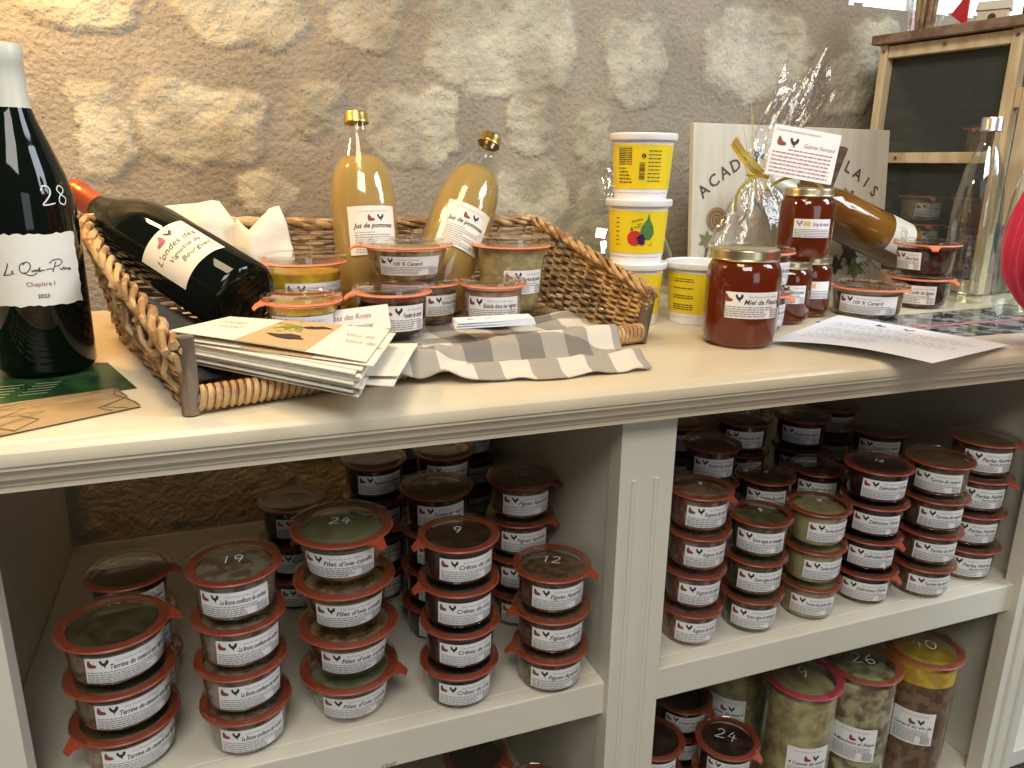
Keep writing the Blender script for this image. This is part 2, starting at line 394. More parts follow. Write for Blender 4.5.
_b = SKYM.node_tree.nodes['Principled BSDF']; _b.inputs['Base Color'].default_value = (0, 0, 0, 1); _b.inputs['Emission Color'].default_value = (.90, .96, 1.0, 1); _b.inputs['Emission Strength'].default_value = 2.2
_o = MB().add([(0.2, 3.2, .8), (5.5, 3.2, .8), (5.5, 3.2, 4.2), (0.2, 3.2, 4.2)], [(0, 1, 2, 3)]).build('trim_outdoor_sky', SKYM, smooth=False); tag(_o, 'bright overcast sky outside the window', kind='structure')
FLOORM = mat('floor_stone', (.20, .19, .18), .7, base2=(.28, .27, .25), noise_scale=8, bump=.2)
mb = MB(); mb.box(-3, -3.2, -.02, 4, 1.6, 0); tag(mb.build('floor', FLOORM, smooth=False), 'grey stone floor', kind='structure')

# ---------------------------------------------------------------- shelving cabinet and its countertop
SZ = .5344; LZ = .205
cab = empty('shelving_cabinet', (0, 0, 0), 0, 'cream painted open shelving cabinet full of preserve jars, below the worktop', 'cabinet')
def part(name, boxes, m_=PAINT, bv=.0015, parent=cab):
    mb = MB()
    for b_ in boxes: mb.box(*b_)
    o = mb.build(name, m_, parent, smooth=False); 
    if bv: bevel(o, bv)
    return o
mb = MB(); mb.box(.3695, .656, 0, .434, .680, .857)
for fx in (.386, .413):   # reeded beads
    mb.tube([(fx, .656, .05), (fx, .656, .785)], .0032, 8)
mb.build('stile', PAINT, cab, smooth=True, angle=40)
mb = MB(); mb.box(-.262, .656, 0, -.192, .680, .857); mb.build('stile', PAINT, cab, smooth=False)
mb = MB(); mb.box(1.024, .656, 0, 1.088, .680, .857)
for fx in (1.043, 1.069): mb.tube([(fx, .656, .05), (fx, .656, .785)], .0032, 8)
mb.build('stile', PAINT, cab, smooth=True, angle=40)
part('side_panel', [(-.275, .6805, 0, -.247, 1.225, .8565)])
part('divider_panel', [(.3715, .6805, 0, .4325, 1.225, .8565)])
part('side_panel', [(1.047, .6805, 0, 1.075, 1.225, .8565)])
for x0, x1 in ((-.2465, .3710), (.4330, 1.0465)):
    for z in (SZ, LZ):
        sh = part('shelf', [(x0, .6865, z-.020, x1, 1.225, z)])
        nz2 = MB(); nz2.box(x0 if x0 > 0 else x0+.056, .667, z-.042, x1 if x1 < 1 else x1-.0, .686, z+.0004); bevel(nz2.build('shelf_nosing', PAINT, sh, smooth=False), .0015)
part('shelf', [(1.0755, .68, LZ-.03, 1.60, 1.225, LZ)])
part('plinth', [(-.26, .70, 0, 1.08, .72, .16)])
prof = [(1.185, .9), (.632, .9), (.6245, .8975), (.6205, .893), (.6195, .888), (.6205, .883), (.6225, .8815), (.6225, .879), (.6250, .8775), (.6275, .874), (.6285, .870), (.6320, .8695), (.6340, .867), (.6345, .863), (.6365, .8615), (.6365, .857), (1.185, .857)]
mb = MB(); mb.extrude(prof, -.75, 1.75); ct = mb.build('countertop', TOPPAINT, smooth=True, angle=30)
tag(ct, 'long cream painted wooden worktop with moulded front edge, carrying the whole display', 'countertop')

# ---------------------------------------------------------------- preserve jars with rubber rings
def body_prof(R, H, kind):
    if kind == 'tulip':  return [(0, .0006), (.60*R, .0006), (.66*R, .003), (.72*R, .012), (.80*R, .55*H), (.85*R, .80*H), (.86*R, .86*H), (.91*R, .875*H)]
    if kind == 'tall':   return [(0, .0006), (.74*R, .0006), (.84*R, .006), (.88*R, .02), (.88*R, .90*H), (.86*R, H-.013), (.91*R, H-.0085)]
    return [(0, .0006), (.70*R, .0006), (.78*R, .0035), (.82*R, .010), (.855*R, .70*H), (.86*R, .84*H), (.91*R, .865*H)]
def rfun_of(prof):
    def f(z):
        for (r0, z0), (r1, z1) in zip(prof[1:], prof[2:]):
            if z0 <= z <= z1 and z1 > z0: return r0+(r1-r0)*(z-z0)/(z1-z0)
        return prof[-2][0]
    return f
_mc = {}
def shared(key, fn):
    """build a mesh once, then reuse its data for copies"""
    if key not in _mc: _mc[key] = fn()
    return _mc[key]
def inst(me_obj, name, parent):
    if me_obj.parent is None and not me_obj.get('used'):
        me_obj['used'] = 1; me_obj.parent = parent; del me_obj['used']; return me_obj
    o = me_obj.copy(); COL.objects.link(o); o.parent = parent; return o
def ring_z(H, kind): return (H-.0085, H-.0062) if kind == 'tall' else (.865*H, .865*H+.0024)
def mk_ring(R, H, kind, m_):
    z0, z1 = ring_z(H, kind); mb = MB()
    mb.lathe([(.80*R, z0), (.98*R, z0), (1.0*R, (z0+z1)/2), (.98*R, z1), (.80*R, z1), (.80*R, z0)], 48)
    # pull tab, drooping, towards -Y
    w0, w1, L = .22*R, .10*R, .20*R; zt = (z0+z1)/2; t = .0011
    top = [(-w0, -.955*R, zt+t), (w0, -.955*R, zt+t), (w1*1.2, -R-L*.55, zt-.002+t), (w1*.9, -R-L, zt-.0055+t), (-w1*.9, -R-L, zt-.0055+t), (-w1*1.2, -R-L*.55, zt-.002+t)]
    bot = [(a, b, c-2*t) for a, b, c in top]; n = 6
    mb.add(top+bot, [tuple(range(n)), tuple(range(n, 2*n))[::-1]]+[(i, i+n, (i+1) % n+n, (i+1) % n) for i in range(n)], 0)
    return mb.build('sealing_ring', m_, None, angle=50)
def mk_lid(R, H, kind, price=None, hh=.014, seg=48):
    z0, z1 = ring_z(H, kind); zb = z1+.0001; mb = MB()
    mb.lathe([(0, zb+.0006), (.74*R, zb+.0006), (.78*R, zb), (.965*R, zb), (.985*R, zb+.0009), (.975*R, H-.0004), (.93*R, H+.0007), (.82*R, H+.0007), (.785*R, H-.0006), (0, H-.0006)], seg)
    if price:
        pr = Print(); digits(pr, price, 0, 0, hh, .0011, 1); pr.to(mb, lambda a, b: (a, b, H-.0003))
    return mb.build('glass_lid', [LIDGLASS, CHALK], None)
def mk_body(R, H, kind):
    return MB().lathe(body_prof(R, H, kind), 48).build('glass_body', GLASS, None)
def mk_fill(R, H, kind, level, m_, top=None):
    P = body_prof(R, H, kind); zt = level*H; f = rfun_of(P); pts = [(0, .0022), (P[1][0]*.97, .0022)]
    for r, z in P[2:]:
        if .0030 < z < zt-.002: pts.append((r-.0009, z+.0004))
    lev = [zt]
    if top:   # a second layer above (fat or oil)
        pts.append((f(zt)-.0009, zt)); zz = top[0]*H
        n1 = len(pts)-1; pts += [(f(zz)-.0009, zz), (0, zz)]
        return MB().lathe(pts, 40, mi=[0]*n1+[1]*(len(pts)-1-n1)).build('contents', [m_, top[1]], None)
    pts += [(f(zt)-.0009, zt-.0008), (f(zt)*.95, zt), (0, zt)]
    return MB().lathe(pts, 40).build('contents', m_, None)
C_DARK = mat('dark_preserve', (.022, .010, .008), .35, base2=(.07, .032, .02), noise_scale=70)
C_TERR = mat('terrine_meat', (.13, .075, .042), .45, base2=(.28, .19, .11), noise_scale=110, noise_amt=.9)
C_GREY = mat('potted_pork', (.30, .23, .16), .5, base2=(.15, .09, .06), noise_scale=80, noise_amt=.9)
C_FAT = mat('goose_fat', (.27, .27, .15), .45, base2=(.17, .17, .09), noise_scale=40)
C_CONFIT = mat('confit_meat', (.16, .075, .03), .45, base2=(.42, .26, .12), noise_scale=90, noise_amt=.9)
C_RED = mat('kidney_meat', (.16, .06, .04), .4, base2=(.36, .20, .15), noise_scale=85, noise_amt=.9)
C_OLIVE = mat('olive_terrine', (.44, .36, .18), .45, base2=(.32, .26, .12), noise_scale=90, noise_amt=.8)
C_GREEN = mat('country_mix', (.07, .06, .025), .4, base2=(.20, .15, .06), noise_scale=90)
C_BROWN = mat('brown_terrine', (.10, .05, .025), .45, base2=(.22, .12, .06), noise_scale=130, noise_amt=.9)
C_WINE = mat('wine_sauce', (.04, .008, .010), .3)
C_JELLY = mat('fig_jelly', (.05, .010, .008), .2)
C_YELF = mat('yellow_oil', (.62, .42, .03), .3, base2=(.5, .28, .03), noise_scale=60)
C_PALE = mat('duck_in_fat', (.46, .42, .20), .4, base2=(.30, .22, .11), noise_scale=48, noise_amt=.4)
C_PALE2 = mat('sleeves_in_fat', (.45, .42, .23), .4, base2=(.17, .09, .06), noise_scale=50, noise_amt=.45)
C_STEW = mat('wine_stew', (.22, .12, .065), .5, base2=(.12, .055, .03), noise_scale=70, noise_amt=.8)
# kind: R, H, shape, contents, level, label title, subtitle, label w, label h, top layer, everyday name
C_FATSHADE = mat('shaded_fat', (.04, .036, .018), .35, base2=(.09, .075, .04), noise_scale=60)  # fat layer coloured dark for the shade and dim reflection beneath the lid
K = {
 'terrine_figs':   (.0500, .0500, 'low', C_TERR, .72, 'Terrine de canard aux figues', None, .082,   .0275, (.80, C_FATSHADE), 'duck terrine with figs'),
 'potted_pork':    (.0446, .0497, 'low', C_GREY, .80, 'La Brune confiture de cochon', None, .068, .0265, None, 'potted pork'),
 'goose_confit':   (.0520, .0544, 'tulip', C_CONFIT, .50, "Filet d'oie confit", None, .076, .0280, (.74, C_FAT), 'goose confit'),
 'goose_dark':     (.0520, .0544, 'tulip', C_DARK, .55, "Filet d'oie confit", None, .076, .0280, (.70, C_CONFIT), 'goose confit'),
 'cockscombs':     (.0437, .0495, 'low', C_DARK, .82, 'Crêtes de coq', None, .064, .0262, None, 'cockscombs'),
 'fig_aperitif':   (.0440, .0497, 'low', C_BROWN, .80, 'Figues Apéritif', None, .064, .0262, None, 'aperitif figs'),
 'kidneys':        (.0400, .0512, 'low', C_RED, .80, 'Rognons de canard', None, .058, .0270, None, 'kidneys'),
 'country':        (.0405, .0525, 'low', C_GREEN, .80, 'Entre vigne et campagne', None, .064, .0270, None, 'vine and country terrine'),
 'olive_terrine':  (.0407, .0525, 'low', C_OLIVE, .80, 'Terrine de poule olives', None, .060, .0255, None, 'pale poultry terrine'),
 'ploughman':      (.0440, .0495, 'low', C_WINE, .84, 'Défricheur Dures', None, .064, .0262, None, 'dark red ploughman preserve'),
 'duck_terrine':   (.0437, .0500, 'low', C_BROWN, .82, 'Terrine de canard', None, .062, .0262, None, 'brown duck terrine'),
 'black_pearls':   (.0460, .0532, 'low', C_BROWN, .82, 'Perles Noires', 'Tapenade olives noires', .066, .0290, None, 'black pearls'),
 'dark':           (.0437, .0497, 'low', C_DARK, .80, 'Fondant de canard', None, .062, .0262, None, 'dark preserve'),
 'dark_small':     (.0405, .0520, 'low', C_DARK, .80, 'Terrine de canard', None, .058, .0262, None, 'dark preserve'),
}
def make_jar(kind, loc, face, tab=None, price=None, label=None, group=None, k=None, ringm=None, labrot=0, face_off=0, name='preserve_jar', labh=None, labz=.43, cat='jar', tilt=0, hh=.014):
    """face: offset in degrees of the label from the direction of the aisle point (0,0); positive turns it to the right"""
    R, H, shp, cm, lev, ti, sub, lw, lh, top, nm = K[kind]
    x, y, z = loc; d = atan2(-y, -x)+pi/2+radians(face)
    root = empty(name, loc, d, label, cat, group)
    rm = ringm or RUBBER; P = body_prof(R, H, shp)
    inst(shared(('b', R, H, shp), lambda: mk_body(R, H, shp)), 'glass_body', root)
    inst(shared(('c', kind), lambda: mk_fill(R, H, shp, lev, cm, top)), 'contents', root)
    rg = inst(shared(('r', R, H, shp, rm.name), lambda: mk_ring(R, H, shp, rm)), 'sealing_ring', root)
    rg.rotation_euler = (0, 0, radians((tab if tab is not None else 175+20*random.random())-face))
    ld = inst(shared(('l', R, H, shp, price, hh), lambda: mk_lid(R, H, shp, price, hh)), 'glass_lid', root)
    ld.rotation_euler = (0, 0, -radians(face)+radians(-8))
    lb = inst(shared(('p', kind, labrot, tilt), lambda: wrap_label('paper_label', label_print(ti, lw, lh, sub, len(ti)), lw, lh, rfun_of(P), H*labz, tilt=tilt)), 'paper_label', root)
    return root
TIER = {1: [''], 2: ['upper', 'lower'], 3: ['topmost', 'middle', 'bottom'], 4: ['topmost', 'second from top', 'third from top', 'bottom'], 5: ['topmost', 'second from top', 'middle', 'second from bottom', 'bottom']}
def stack(kind, x, y, n, faces, tabs=None, price=None, where='', z=SZ, jit=.0012, kinds=None, ringm=None, offs=None, hh=.014):
    R, H = K[kind][0], K[kind][1]; nm = K[kind][-1]; zz = z
    for i in range(n):          # from the bottom up
        t = n-1-i; kk = kinds[t] if kinds else kind
        ox, oy = (offs[t] if offs else (random.uniform(-jit, jit), random.uniform(-jit, jit)))
        fc = faces[t % len(faces)] if isinstance(faces, (list, tuple)) else faces+random.uniform(-4, 4)
        lab = '%s %s jar, %s' % (TIER[n][t], K[kk][-1], where)
        make_jar(kk, (x+ox, y+oy, zz), fc, (tabs[t] if tabs and tabs[t] is not None else None), price if t == 0 else None, lab, 'jars of '+K[kk][-1], ringm=ringm, hh=hh)
        zz += H
_p = Print(); _p.text('ne', 0, 0, .0075, 0, shear=.4); _m = MB(); _p.to(_m, lambda a, b: (.112+a*1.6, .6662, .494+b))
_m.build('pencil_mark', mat('grey_pencil', (.25, .22, .18), .7), cab, smooth=False)
# left compartment, front row
stack('terrine_figs', -.124, .732, 3, [16, 18, 20], [82, None, -62], None, 'front stack at far left of left compartment', jit=.0015, hh=.007)
stack('potted_pork', -.013, .717, 4, [-4, 14, 14, 8], [170, None, None, None], '19', 'second front stack of left compartment')
stack('goose_confit', .093, .729, 4, [-6, 8, 10, 10], [38, None, None, 72], '24', 'third, widest front stack of left compartment', kinds=['goose_confit', 'goose_dark', 'goose_dark', 'goose_confit'])
stack('cockscombs', .211, .709, 4, [18, 14, 14, 14], [-64, -66, None, 170], '9', 'fourth front stack of left compartment')
stack('fig_aperitif', .316, .700, 3, [16, 16, 16], [70, -68, -74], '12', 'front stack left of the divider')
# left compartment, behind
stack('dark', -.120, .832, 3, [10, 10, 10], [75, None, None], None, 'stack behind the duck terrine with figs')
stack('dark', .100, .850, 3, [10, 10, 10], [-80, None, None], None, 'stack behind the goose confit')
stack('dark', .219, .836, 4, [12, 12, 12, 12], [170, -85, None, None], '6', 'stack behind the cockscombs')
stack('fig_aperitif', .328, .833, 4, [14, 14, 14, 14], [72, 66, None, None], '12', 'second row stack left of the divider')
for (x, y, n, w) in ((.165, .950, 4, 'left end of third row, left compartment'), (.262, .955, 4, 'centre of third row, left compartment'), (.330, 1.055, 4, 'right end of back row, left compartment'), (.232, 1.060, 4, 'centre of back row, left compartment'), (.060, .965, 3, 'three jar stack far behind goose confit')):
    stack('dark', x, y, n, 12, None, None, w)
# right compartment, front row
stack('kidneys', .516, .719, 4, [26, 26, 22, 22], [60, None, None, None], '9', 'front stack right of the divider', hh=.008)
stack('country', .606, .717, 3, [8, 22, 14], None, '9', 'second front stack of right compartment', hh=.009)
stack('olive_terrine', .698, .717, 3, [34, 34, 14], None, '9', 'third front stack of right compartment', hh=.010)
stack('ploughman', .797, .724, 4, [24, 14, 16, 10], [160, None, 58, 62], '12', 'fourth front stack of right compartment', hh=.008)
stack('duck_terrine', .889, .709, 4, [4, 24, 26, 28], None, None, 'fifth front stack of right compartment')
stack('black_pearls', .990, .727, 4, [18, 18, 18, 18], [72, 66, None, None], None, 'last stack against right panel')
# right compartment, behind
stack('dark_small', .613, .838, 4, [10], [160]*4, None, 'second row stack behind vine and country terrine')
stack('dark_small', .700, .822, 3, [6], [160]*3, '6', 'second row stack between country and poultry terrines', hh=.009)
stack('dark_small', .790, .824, 3, [6], [-80, None, None], None, 'second row stack left of ploughman jars')
stack('dark', .911, .836, 4, [8], [-78, None, None, None], None, 'second row stack behind brown duck terrine')
stack('dark', .842, .925, 4, [2], [160]*4, None, 'third row stack behind the ploughman jars')
for (x, y, n, w) in ((.515, .860, 3, 'second row stack just right of divider'), (.530, .965, 4, 'left end of third row, right compartment'), (.640, .960, 4, 'second in third row, right compartment'), (.742, .940, 4, 'third in third row, right compartment'), (.60, 1.075, 4, 'left of back row, right compartment'), (.705, 1.065, 4, 'middle of back row, right compartment'), (.812, 1.04, 4, 'right of back row, right compartment'), (.93, .955, 4, 'right end of third row, right compartment')):
    stack('dark', x, y, n, 10, None, None, w)
# bottom shelf
stack('dark', .597, .722, 3, [10], [62, None, None], '24', 'front stack on right bottom shelf', z=LZ, hh=.018)
stack('dark', .500, .757, 3, [12], [None]*3, None, 'bottom shelf stack right against divider', z=LZ)
stack('dark', .590, .822, 3, [12], [60, None, None], None, 'second row stack on right bottom shelf', z=LZ)
stack('dark', .262, .812, 3, [12], [70, None, None], None, 'rear stack on left bottom shelf', z=LZ)
stack('dark', .312, .728, 3, [12], [None]*3, None, 'front stack on left bottom shelf', z=LZ)
stack('dark', 1.150, .760, 2, [0], [None]*2, None, 'beyond right end stile of the cabinet', z=LZ)
H3 = .222
K['legs'] = (.0535, H3, 'tall', C_PALE, .90, '4 Cuisses de canard', None, .060, .055, None, 'duck legs in pale fat')
K['sleeves'] = (.0535, H3-.004, 'tall', C_PALE2, .90, '4 Manchons et Alsace', None, .062, .055, None, 'duck wings in pale fat')
K['stew'] = (.0545, H3-.002, 'tall', C_STEW, .80, 'Canard au vin de', None, .058, .055, (.91, C_YELF), 'duck in wine under yellow oil')
def big_label(title, w, h, seed):
    pr = Print(); r = random.Random(seed)
    pr.text('Des Poules et des Vignes', 0, h*.37, h*.05, 2, maxw=w*.8, align='c')
    logo(pr, -.002, h*.20, h*.17, gap=1.25)
    pr.text(title, -w/2+.003, h*.0, h*.10, 1, bold=.012, shear=.25, maxw=w-.005)
    for i in range(9): pr.fine(-w/2+.003, w/2-.004, -h*.08-i*h*.043, h*.018, 2, r, .95 if i < 4 else .6)
    for i in range(9): pr.fine(w*.22, w/2-.003, -h*.24-i*h*.025, h*.014, 2, r)
    return pr
def tall_jar(kind, x, y, face, price, label, ringm=None):
    R, H, shp, cm, lev, ti, sub, lw, lh, top, nm = K[kind]; d = atan2(-y, -x)+pi/2+radians(face)
    root = empty('tall_preserve_jar', (x, y, LZ), d, label, 'jar', 'tall cylinder jars on the bottom shelf')
    mk_body(R, H, shp).parent = root; mk_fill(R, H, shp, lev, cm, top).parent = root
    rg = mk_ring(R, H, shp, ringm or RUBBER); rg.parent = root; rg.rotation_euler = (0, 0, radians(150))
    ld = mk_lid(R, H, shp, price, .022); ld.parent = root; ld.rotation_euler = (0, 0, -radians(face)+radians(18))
    wrap_label('paper_label', big_label(ti, lw, lh, 3), lw, lh, rfun_of(body_prof(R, H, shp)), .106, parent=root)
PINKR = mat('raspberry_rubber', (.42, .03, .06), .4)
tall_jar('legs', .716, .722, 26, '9', 'tall jar of duck legs with raspberry ring, left of the three tall front jars', PINKR)
tall_jar('sleeves', .824, .722, 4, '26', 'tall jar of duck wings in fat marked 26, middle of three tall jars')
tall_jar('stew', .936, .718, 4, '40', 'tall glass jar of brown duck stew with yellow oil, marked 40, by the right end')
K['legs2'] = K['legs']
tall_jar('legs2', .690, .835, -10, None, 'tall pale glass jar with white label, half hidden behind the left tall jar')

# ---------------------------------------------------------------- jars on the worktop
TOPZ = .9005; FLZ = .9200
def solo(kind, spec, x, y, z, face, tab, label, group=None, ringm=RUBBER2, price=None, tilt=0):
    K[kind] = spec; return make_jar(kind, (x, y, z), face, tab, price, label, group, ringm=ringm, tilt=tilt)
C_DUCKP = mat('duck_pate', (.30, .20, .12), .45, base2=(.50, .42, .24), noise_scale=60, noise_amt=.9)
C_FONDANT = mat('fondant_dark', (.035, .009, .010), .25)
C_BALADE = mat('pink_rillettes', (.42, .27, .20), .5, base2=(.30, .17, .12), noise_scale=90)
GB = 'preserve jars in the wicker basket'
solo('foie', (.0510, .078, 'low', C_FONDANT, .34, 'Foie gras de canard', None, .080, .030, (.74, C_YELF), 'foie gras'), .090, .945, FLZ, 24, -58, 'wide jar of yellow topped pâté with bright orange ring beside the lying wine bottle', GB)
solo('terr_small', (.0410, .0530, 'low', C_GREY, .70, 'Terrine', None, .070, .026, (.82, C_YELF), 'terrine'), .073, .800, FLZ, 0, -72, 'small jar of terrine standing just behind the postcards in the basket', GB)
solo('fondant', (.0440, .0530, 'low', C_FONDANT, .74, 'Fondant de canard', None, .050, .028, None, 'fondant'), .172, .832, FLZ, 22, -72, 'jar of dark red fondant in front of the two stacked jars in the basket', GB)
solo('under', (.0440, .0500, 'low', C_TERR, .70, 'Terrine de canard', None, .050, .024, None, 'terrine'), .228, .905, FLZ, 40, 170, 'jar half hidden under the wide duck pâté jar in the basket', GB)
solo('canard100', (.0560, .0440, 'tulip', C_DUCKP, .80, '100 % Canard', None, .076, .022, None, 'pure duck pâté'), .207, .908, FLZ+.0502, 6, -85, 'wide shallow duck pâté jar stacked on another jar before the juice bottles', GB)
solo('balade', (.0400, .0530, 'low', C_BALADE, .80, 'Balade dans les vignes', None, .066, .027, None, 'rillettes'), .298, .856, FLZ, 0, 150, 'small jar of speckled rillettes in front of the tall jar in the basket', GB)
solo('tallpot', (.0505, .0950, 'tulip', C_OLIVE, .86, 'Terrine de poule', None, .056, .030, None, 'pale terrine'), .350, .935, FLZ, 26, 160, 'tall tapering jar of pale terrine at the right of the basket jars', GB)
solo('fig_jam_low', (.0490, .0495, 'low', C_JELLY, .78, 'Confit de figues', None, .060, .028, None, 'fig preserve'), 1.014, .897, TOPZ, -6, 62, 'lower of the two stacked dark fig jars in front of the water bottle', 'fig preserve jars')
solo('fig_jam', (.0480, .0510, 'low', C_JELLY, .76, 'Gelée de figues', None, .044, .026, None, 'fig preserve'), 1.016, .896, TOPZ+.0496, -38, 12, 'upper of the two stacked dark fig jars, orange tab hanging in front', 'fig preserve jars')
solo('canard_flat', (.0560, .0460, 'low', C_GREEN, .74, '100 % Canard', None, .084, .026, None, 'duck pâté'), .873, .858, TOPZ, 4, 170, 'wide flat jar of duck pâté left of the two stacked fig jars', None)
solo('behind_low', (.0430, .0530, 'low', C_FONDANT, .78, 'Gelée de vin', None, .050, .028, None, 'wine jelly'), .645, .817, TOPZ, 44, 62, 'lower dark jar half hidden behind the big honey jar', 'jars behind the honey')
solo('behind_top', (.0430, .0530, 'low', C_JELLY, .70, 'Confit de figues', None, .050, .028, None, 'fig confit'), .645, .817, TOPZ+.0531, 44, 170, 'upper jar with clear lid half hidden behind the big honey jar', 'jars behind the honey')

# honey and syrup jars with tin lids
HONEY = liquid('honey', (.15, .030, .005), (.70, .15, .02), .5)
SYRUP = liquid('amber_syrup', (.13, .026, .005), (.65, .16, .02), .5)
def tin_jar(name, loc, R, H, m_, pr, lw, lh, lz, face, label, group=None, sides=0, lab_mats=LM):
    d = atan2(-loc[1], -loc[0])+pi/2+radians(face); root = empty(name, loc, d, label, 'jar', group)
    P = [(0, .0006), (.78*R, .0006), (.93*R, .005), (1.0*R, .016), (1.0*R, H*.72), (.97*R, H*.80), (.88*R, H*.865), (.82*R, H*.885), (.82*R, H*.93)]
    wob = (lambda a, z: 1-.035*(1-abs(cos(a*sides/2)))) if sides else None
    MB().lathe(P, 48, wob=wob).build('glass_body', GLASS, root)
    Q = [(0, .003)]+[(max(0, r-.0010), z+.0006) for r, z in P[1:-1]]+[(.80*R, H*.90), (0, H*.90)]
    MB().lathe(Q, 48, wob=wob).build('contents', m_, root)
    z0 = H*.885; MB().lathe([(.84*R, z0), (.90*R, z0), (.915*R, z0+.0015), (.90*R, z0+.003), (.90*R, H-.0025), (.885*R, H-.0008), (.84*R, H), (.78*R, H-.0014), (.4*R, H-.0012), (0, H-.0012)], 48).build('tin_lid', TIN, root)
    f = rfun_of(P); wrap_label('paper_label', pr, lw, lh, f, lz, mats=lab_mats, parent=root, eps=.0006)
    return root
pr = label_print('Miel de Fleurs', .072, .030, None, 3)
tin_jar('honey_jar', (.573, .752, TOPZ), .0430, .1130, HONEY, pr, .066, .030, .052, 20, 'large honey jar with gold tin lid, nearest the front edge of the worktop', None)
def syrup_label(t, seed):
    pr = Print(); r = random.Random(seed)
    pr.poly(COCK, 2, -.018, .006, .008); pr.rect(-.013, .003, -.004, .009, 6)
    pr.text(t, -.001, .003, .0055, 7, bold=.01, shear=.2, maxw=.024)
    for i in range(5): pr.fine(-.024, .024, -.002-i*.0022, .0009, 2, r)
    return pr
SYM = LM+[mat('ochre_ink', (.75, .50, .22), .6), mat('violet_ink', (.16, .10, .30), .6)]
tin_jar('syrup_jar', (.717, .846, TOPZ), .0320, .0845, SYRUP, label_print('Gelée de pommes', .044, .026, None, 8), .042, .024, .042, 10, 'left lower tin lidded syrup jar, under the upper amber jar', 'tin lidded syrup jars', 6)
tin_jar('syrup_jar', (.783, .882, TOPZ), .0330, .0845, SYRUP, syrup_label('', 4), .036, .024, .040, 26, 'right lower tin lidded syrup jar, under the upper amber jar', 'tin lidded syrup jars', 6, SYM)
tin_jar('syrup_jar', (.750, .862, TOPZ+.0848), .0365, .0930, SYRUP, syrup_label('Sirop de mauve', 5), .050, .024, .042, 16, 'upper faceted jar of amber syrup standing on two smaller tin lidded jars', 'tin lidded syrup jars', 6, SYM)

# ---------------------------------------------------------------- plastic yogurt style tubs
FIG = mat('fig_print_green', (.08, .22, .06), .4); REDF = mat('red_fruit_print', (.60, .04, .03), .4); VIOL = mat('blackberry_print', (.03, .01, .06), .4)
TM = [PLASTIC, INK, FINE, BROWNINK, REDINK, BLUEINK, YELLOW, FIG, REDF, VIOL]
def circ(r, n=20, sx=1, sy=1): return [(r*sx*cos(2*pi*i/n), r*sy*sin(2*pi*i/n)) for i in range(n)]
def tub_print(style):
    pr = Print(); r = random.Random(style)
    pr.rect(-.030, -.0255, .030, -.001, 6) if False else None
    if style == 1:
        pr.rect(-.0285, .001, -.0275, .022, 7)
        for i in range(8): pr.rect(-.0285, .002+i*.0026, -.019, .0030+i*.0026, 7); pr.fine(-.0265, -.010, .0022+i*.0026, .0010, 1, r)
        pr.rect(-.0285, .0225, -.0105, .0229, 1); pr.rect(-.0105, .0005, -.0101, .0229, 1)
        for i in range(5): pr.fine(-.028, -.006, -.003-i*.0042, .0012, 1, r, .5+.1*i)
        x = .000
        for i in range(16): w = r.choice((.0002, .0004, .0006)); 
        for i in range(14): pr.rect(-.0005, -.016+i*.0015, .0065, -.016+i*.0015+r.choice((.0004, .0009)), 1)
        pr.poly(circ(.0026), 1, .0045, .0125); pr.text('J', .0035, .0105, .003, 6)
        for i in range(9): pr.fine(.010, .0265, .018-i*.0045, .0010, 1, r)
    elif style == 2:
        for i in range(7): pr.fine(-.030, -.021, .016-i*.0055, .0010, 1, r, .6)
        pr.poly([(0, .022), (-.0015, .014), (-.008, .005), (-.010, -.004), (-.005, -.012), (.004, -.012), (.009, -.004), (.007, .005), (.002, .014)], 7, .012, .002)
        pr.poly(circ(.0095), 8, -.004, -.008); pr.poly([(-.002, 0), (0, .006), (.002, 0)], 7, -.008, .0015)
        pr.poly(circ(.004), 8, .006, -.013)
        for i in range(12): pr.poly(circ(.0022, 10), 9, .001+.0045*cos(i*2.4)*sqrt(i/12)+.003, -.0095+.0055*sin(i*2.4)*sqrt(i/12))
        pr.text('Spécialité', -.008, .012, .0026, 1, bold=.01, rot=.25); pr.text('aux', -.001, .0085, .0026, 1, bold=.01, rot=.25); pr.text('fruits', -.0045, .0045, .0026, 1, bold=.01, rot=.25)
        pr.text('figue', .016, -.018, .0022, 1, rot=.9)
    else:
        for j, n in ((.018, 2), (.006, 1), (-.004, 2), (-.016, 3)):
            for i in range(n): pr.fine(-.026, .010, j-i*.003, .0011, 1, r, .8)
    return pr
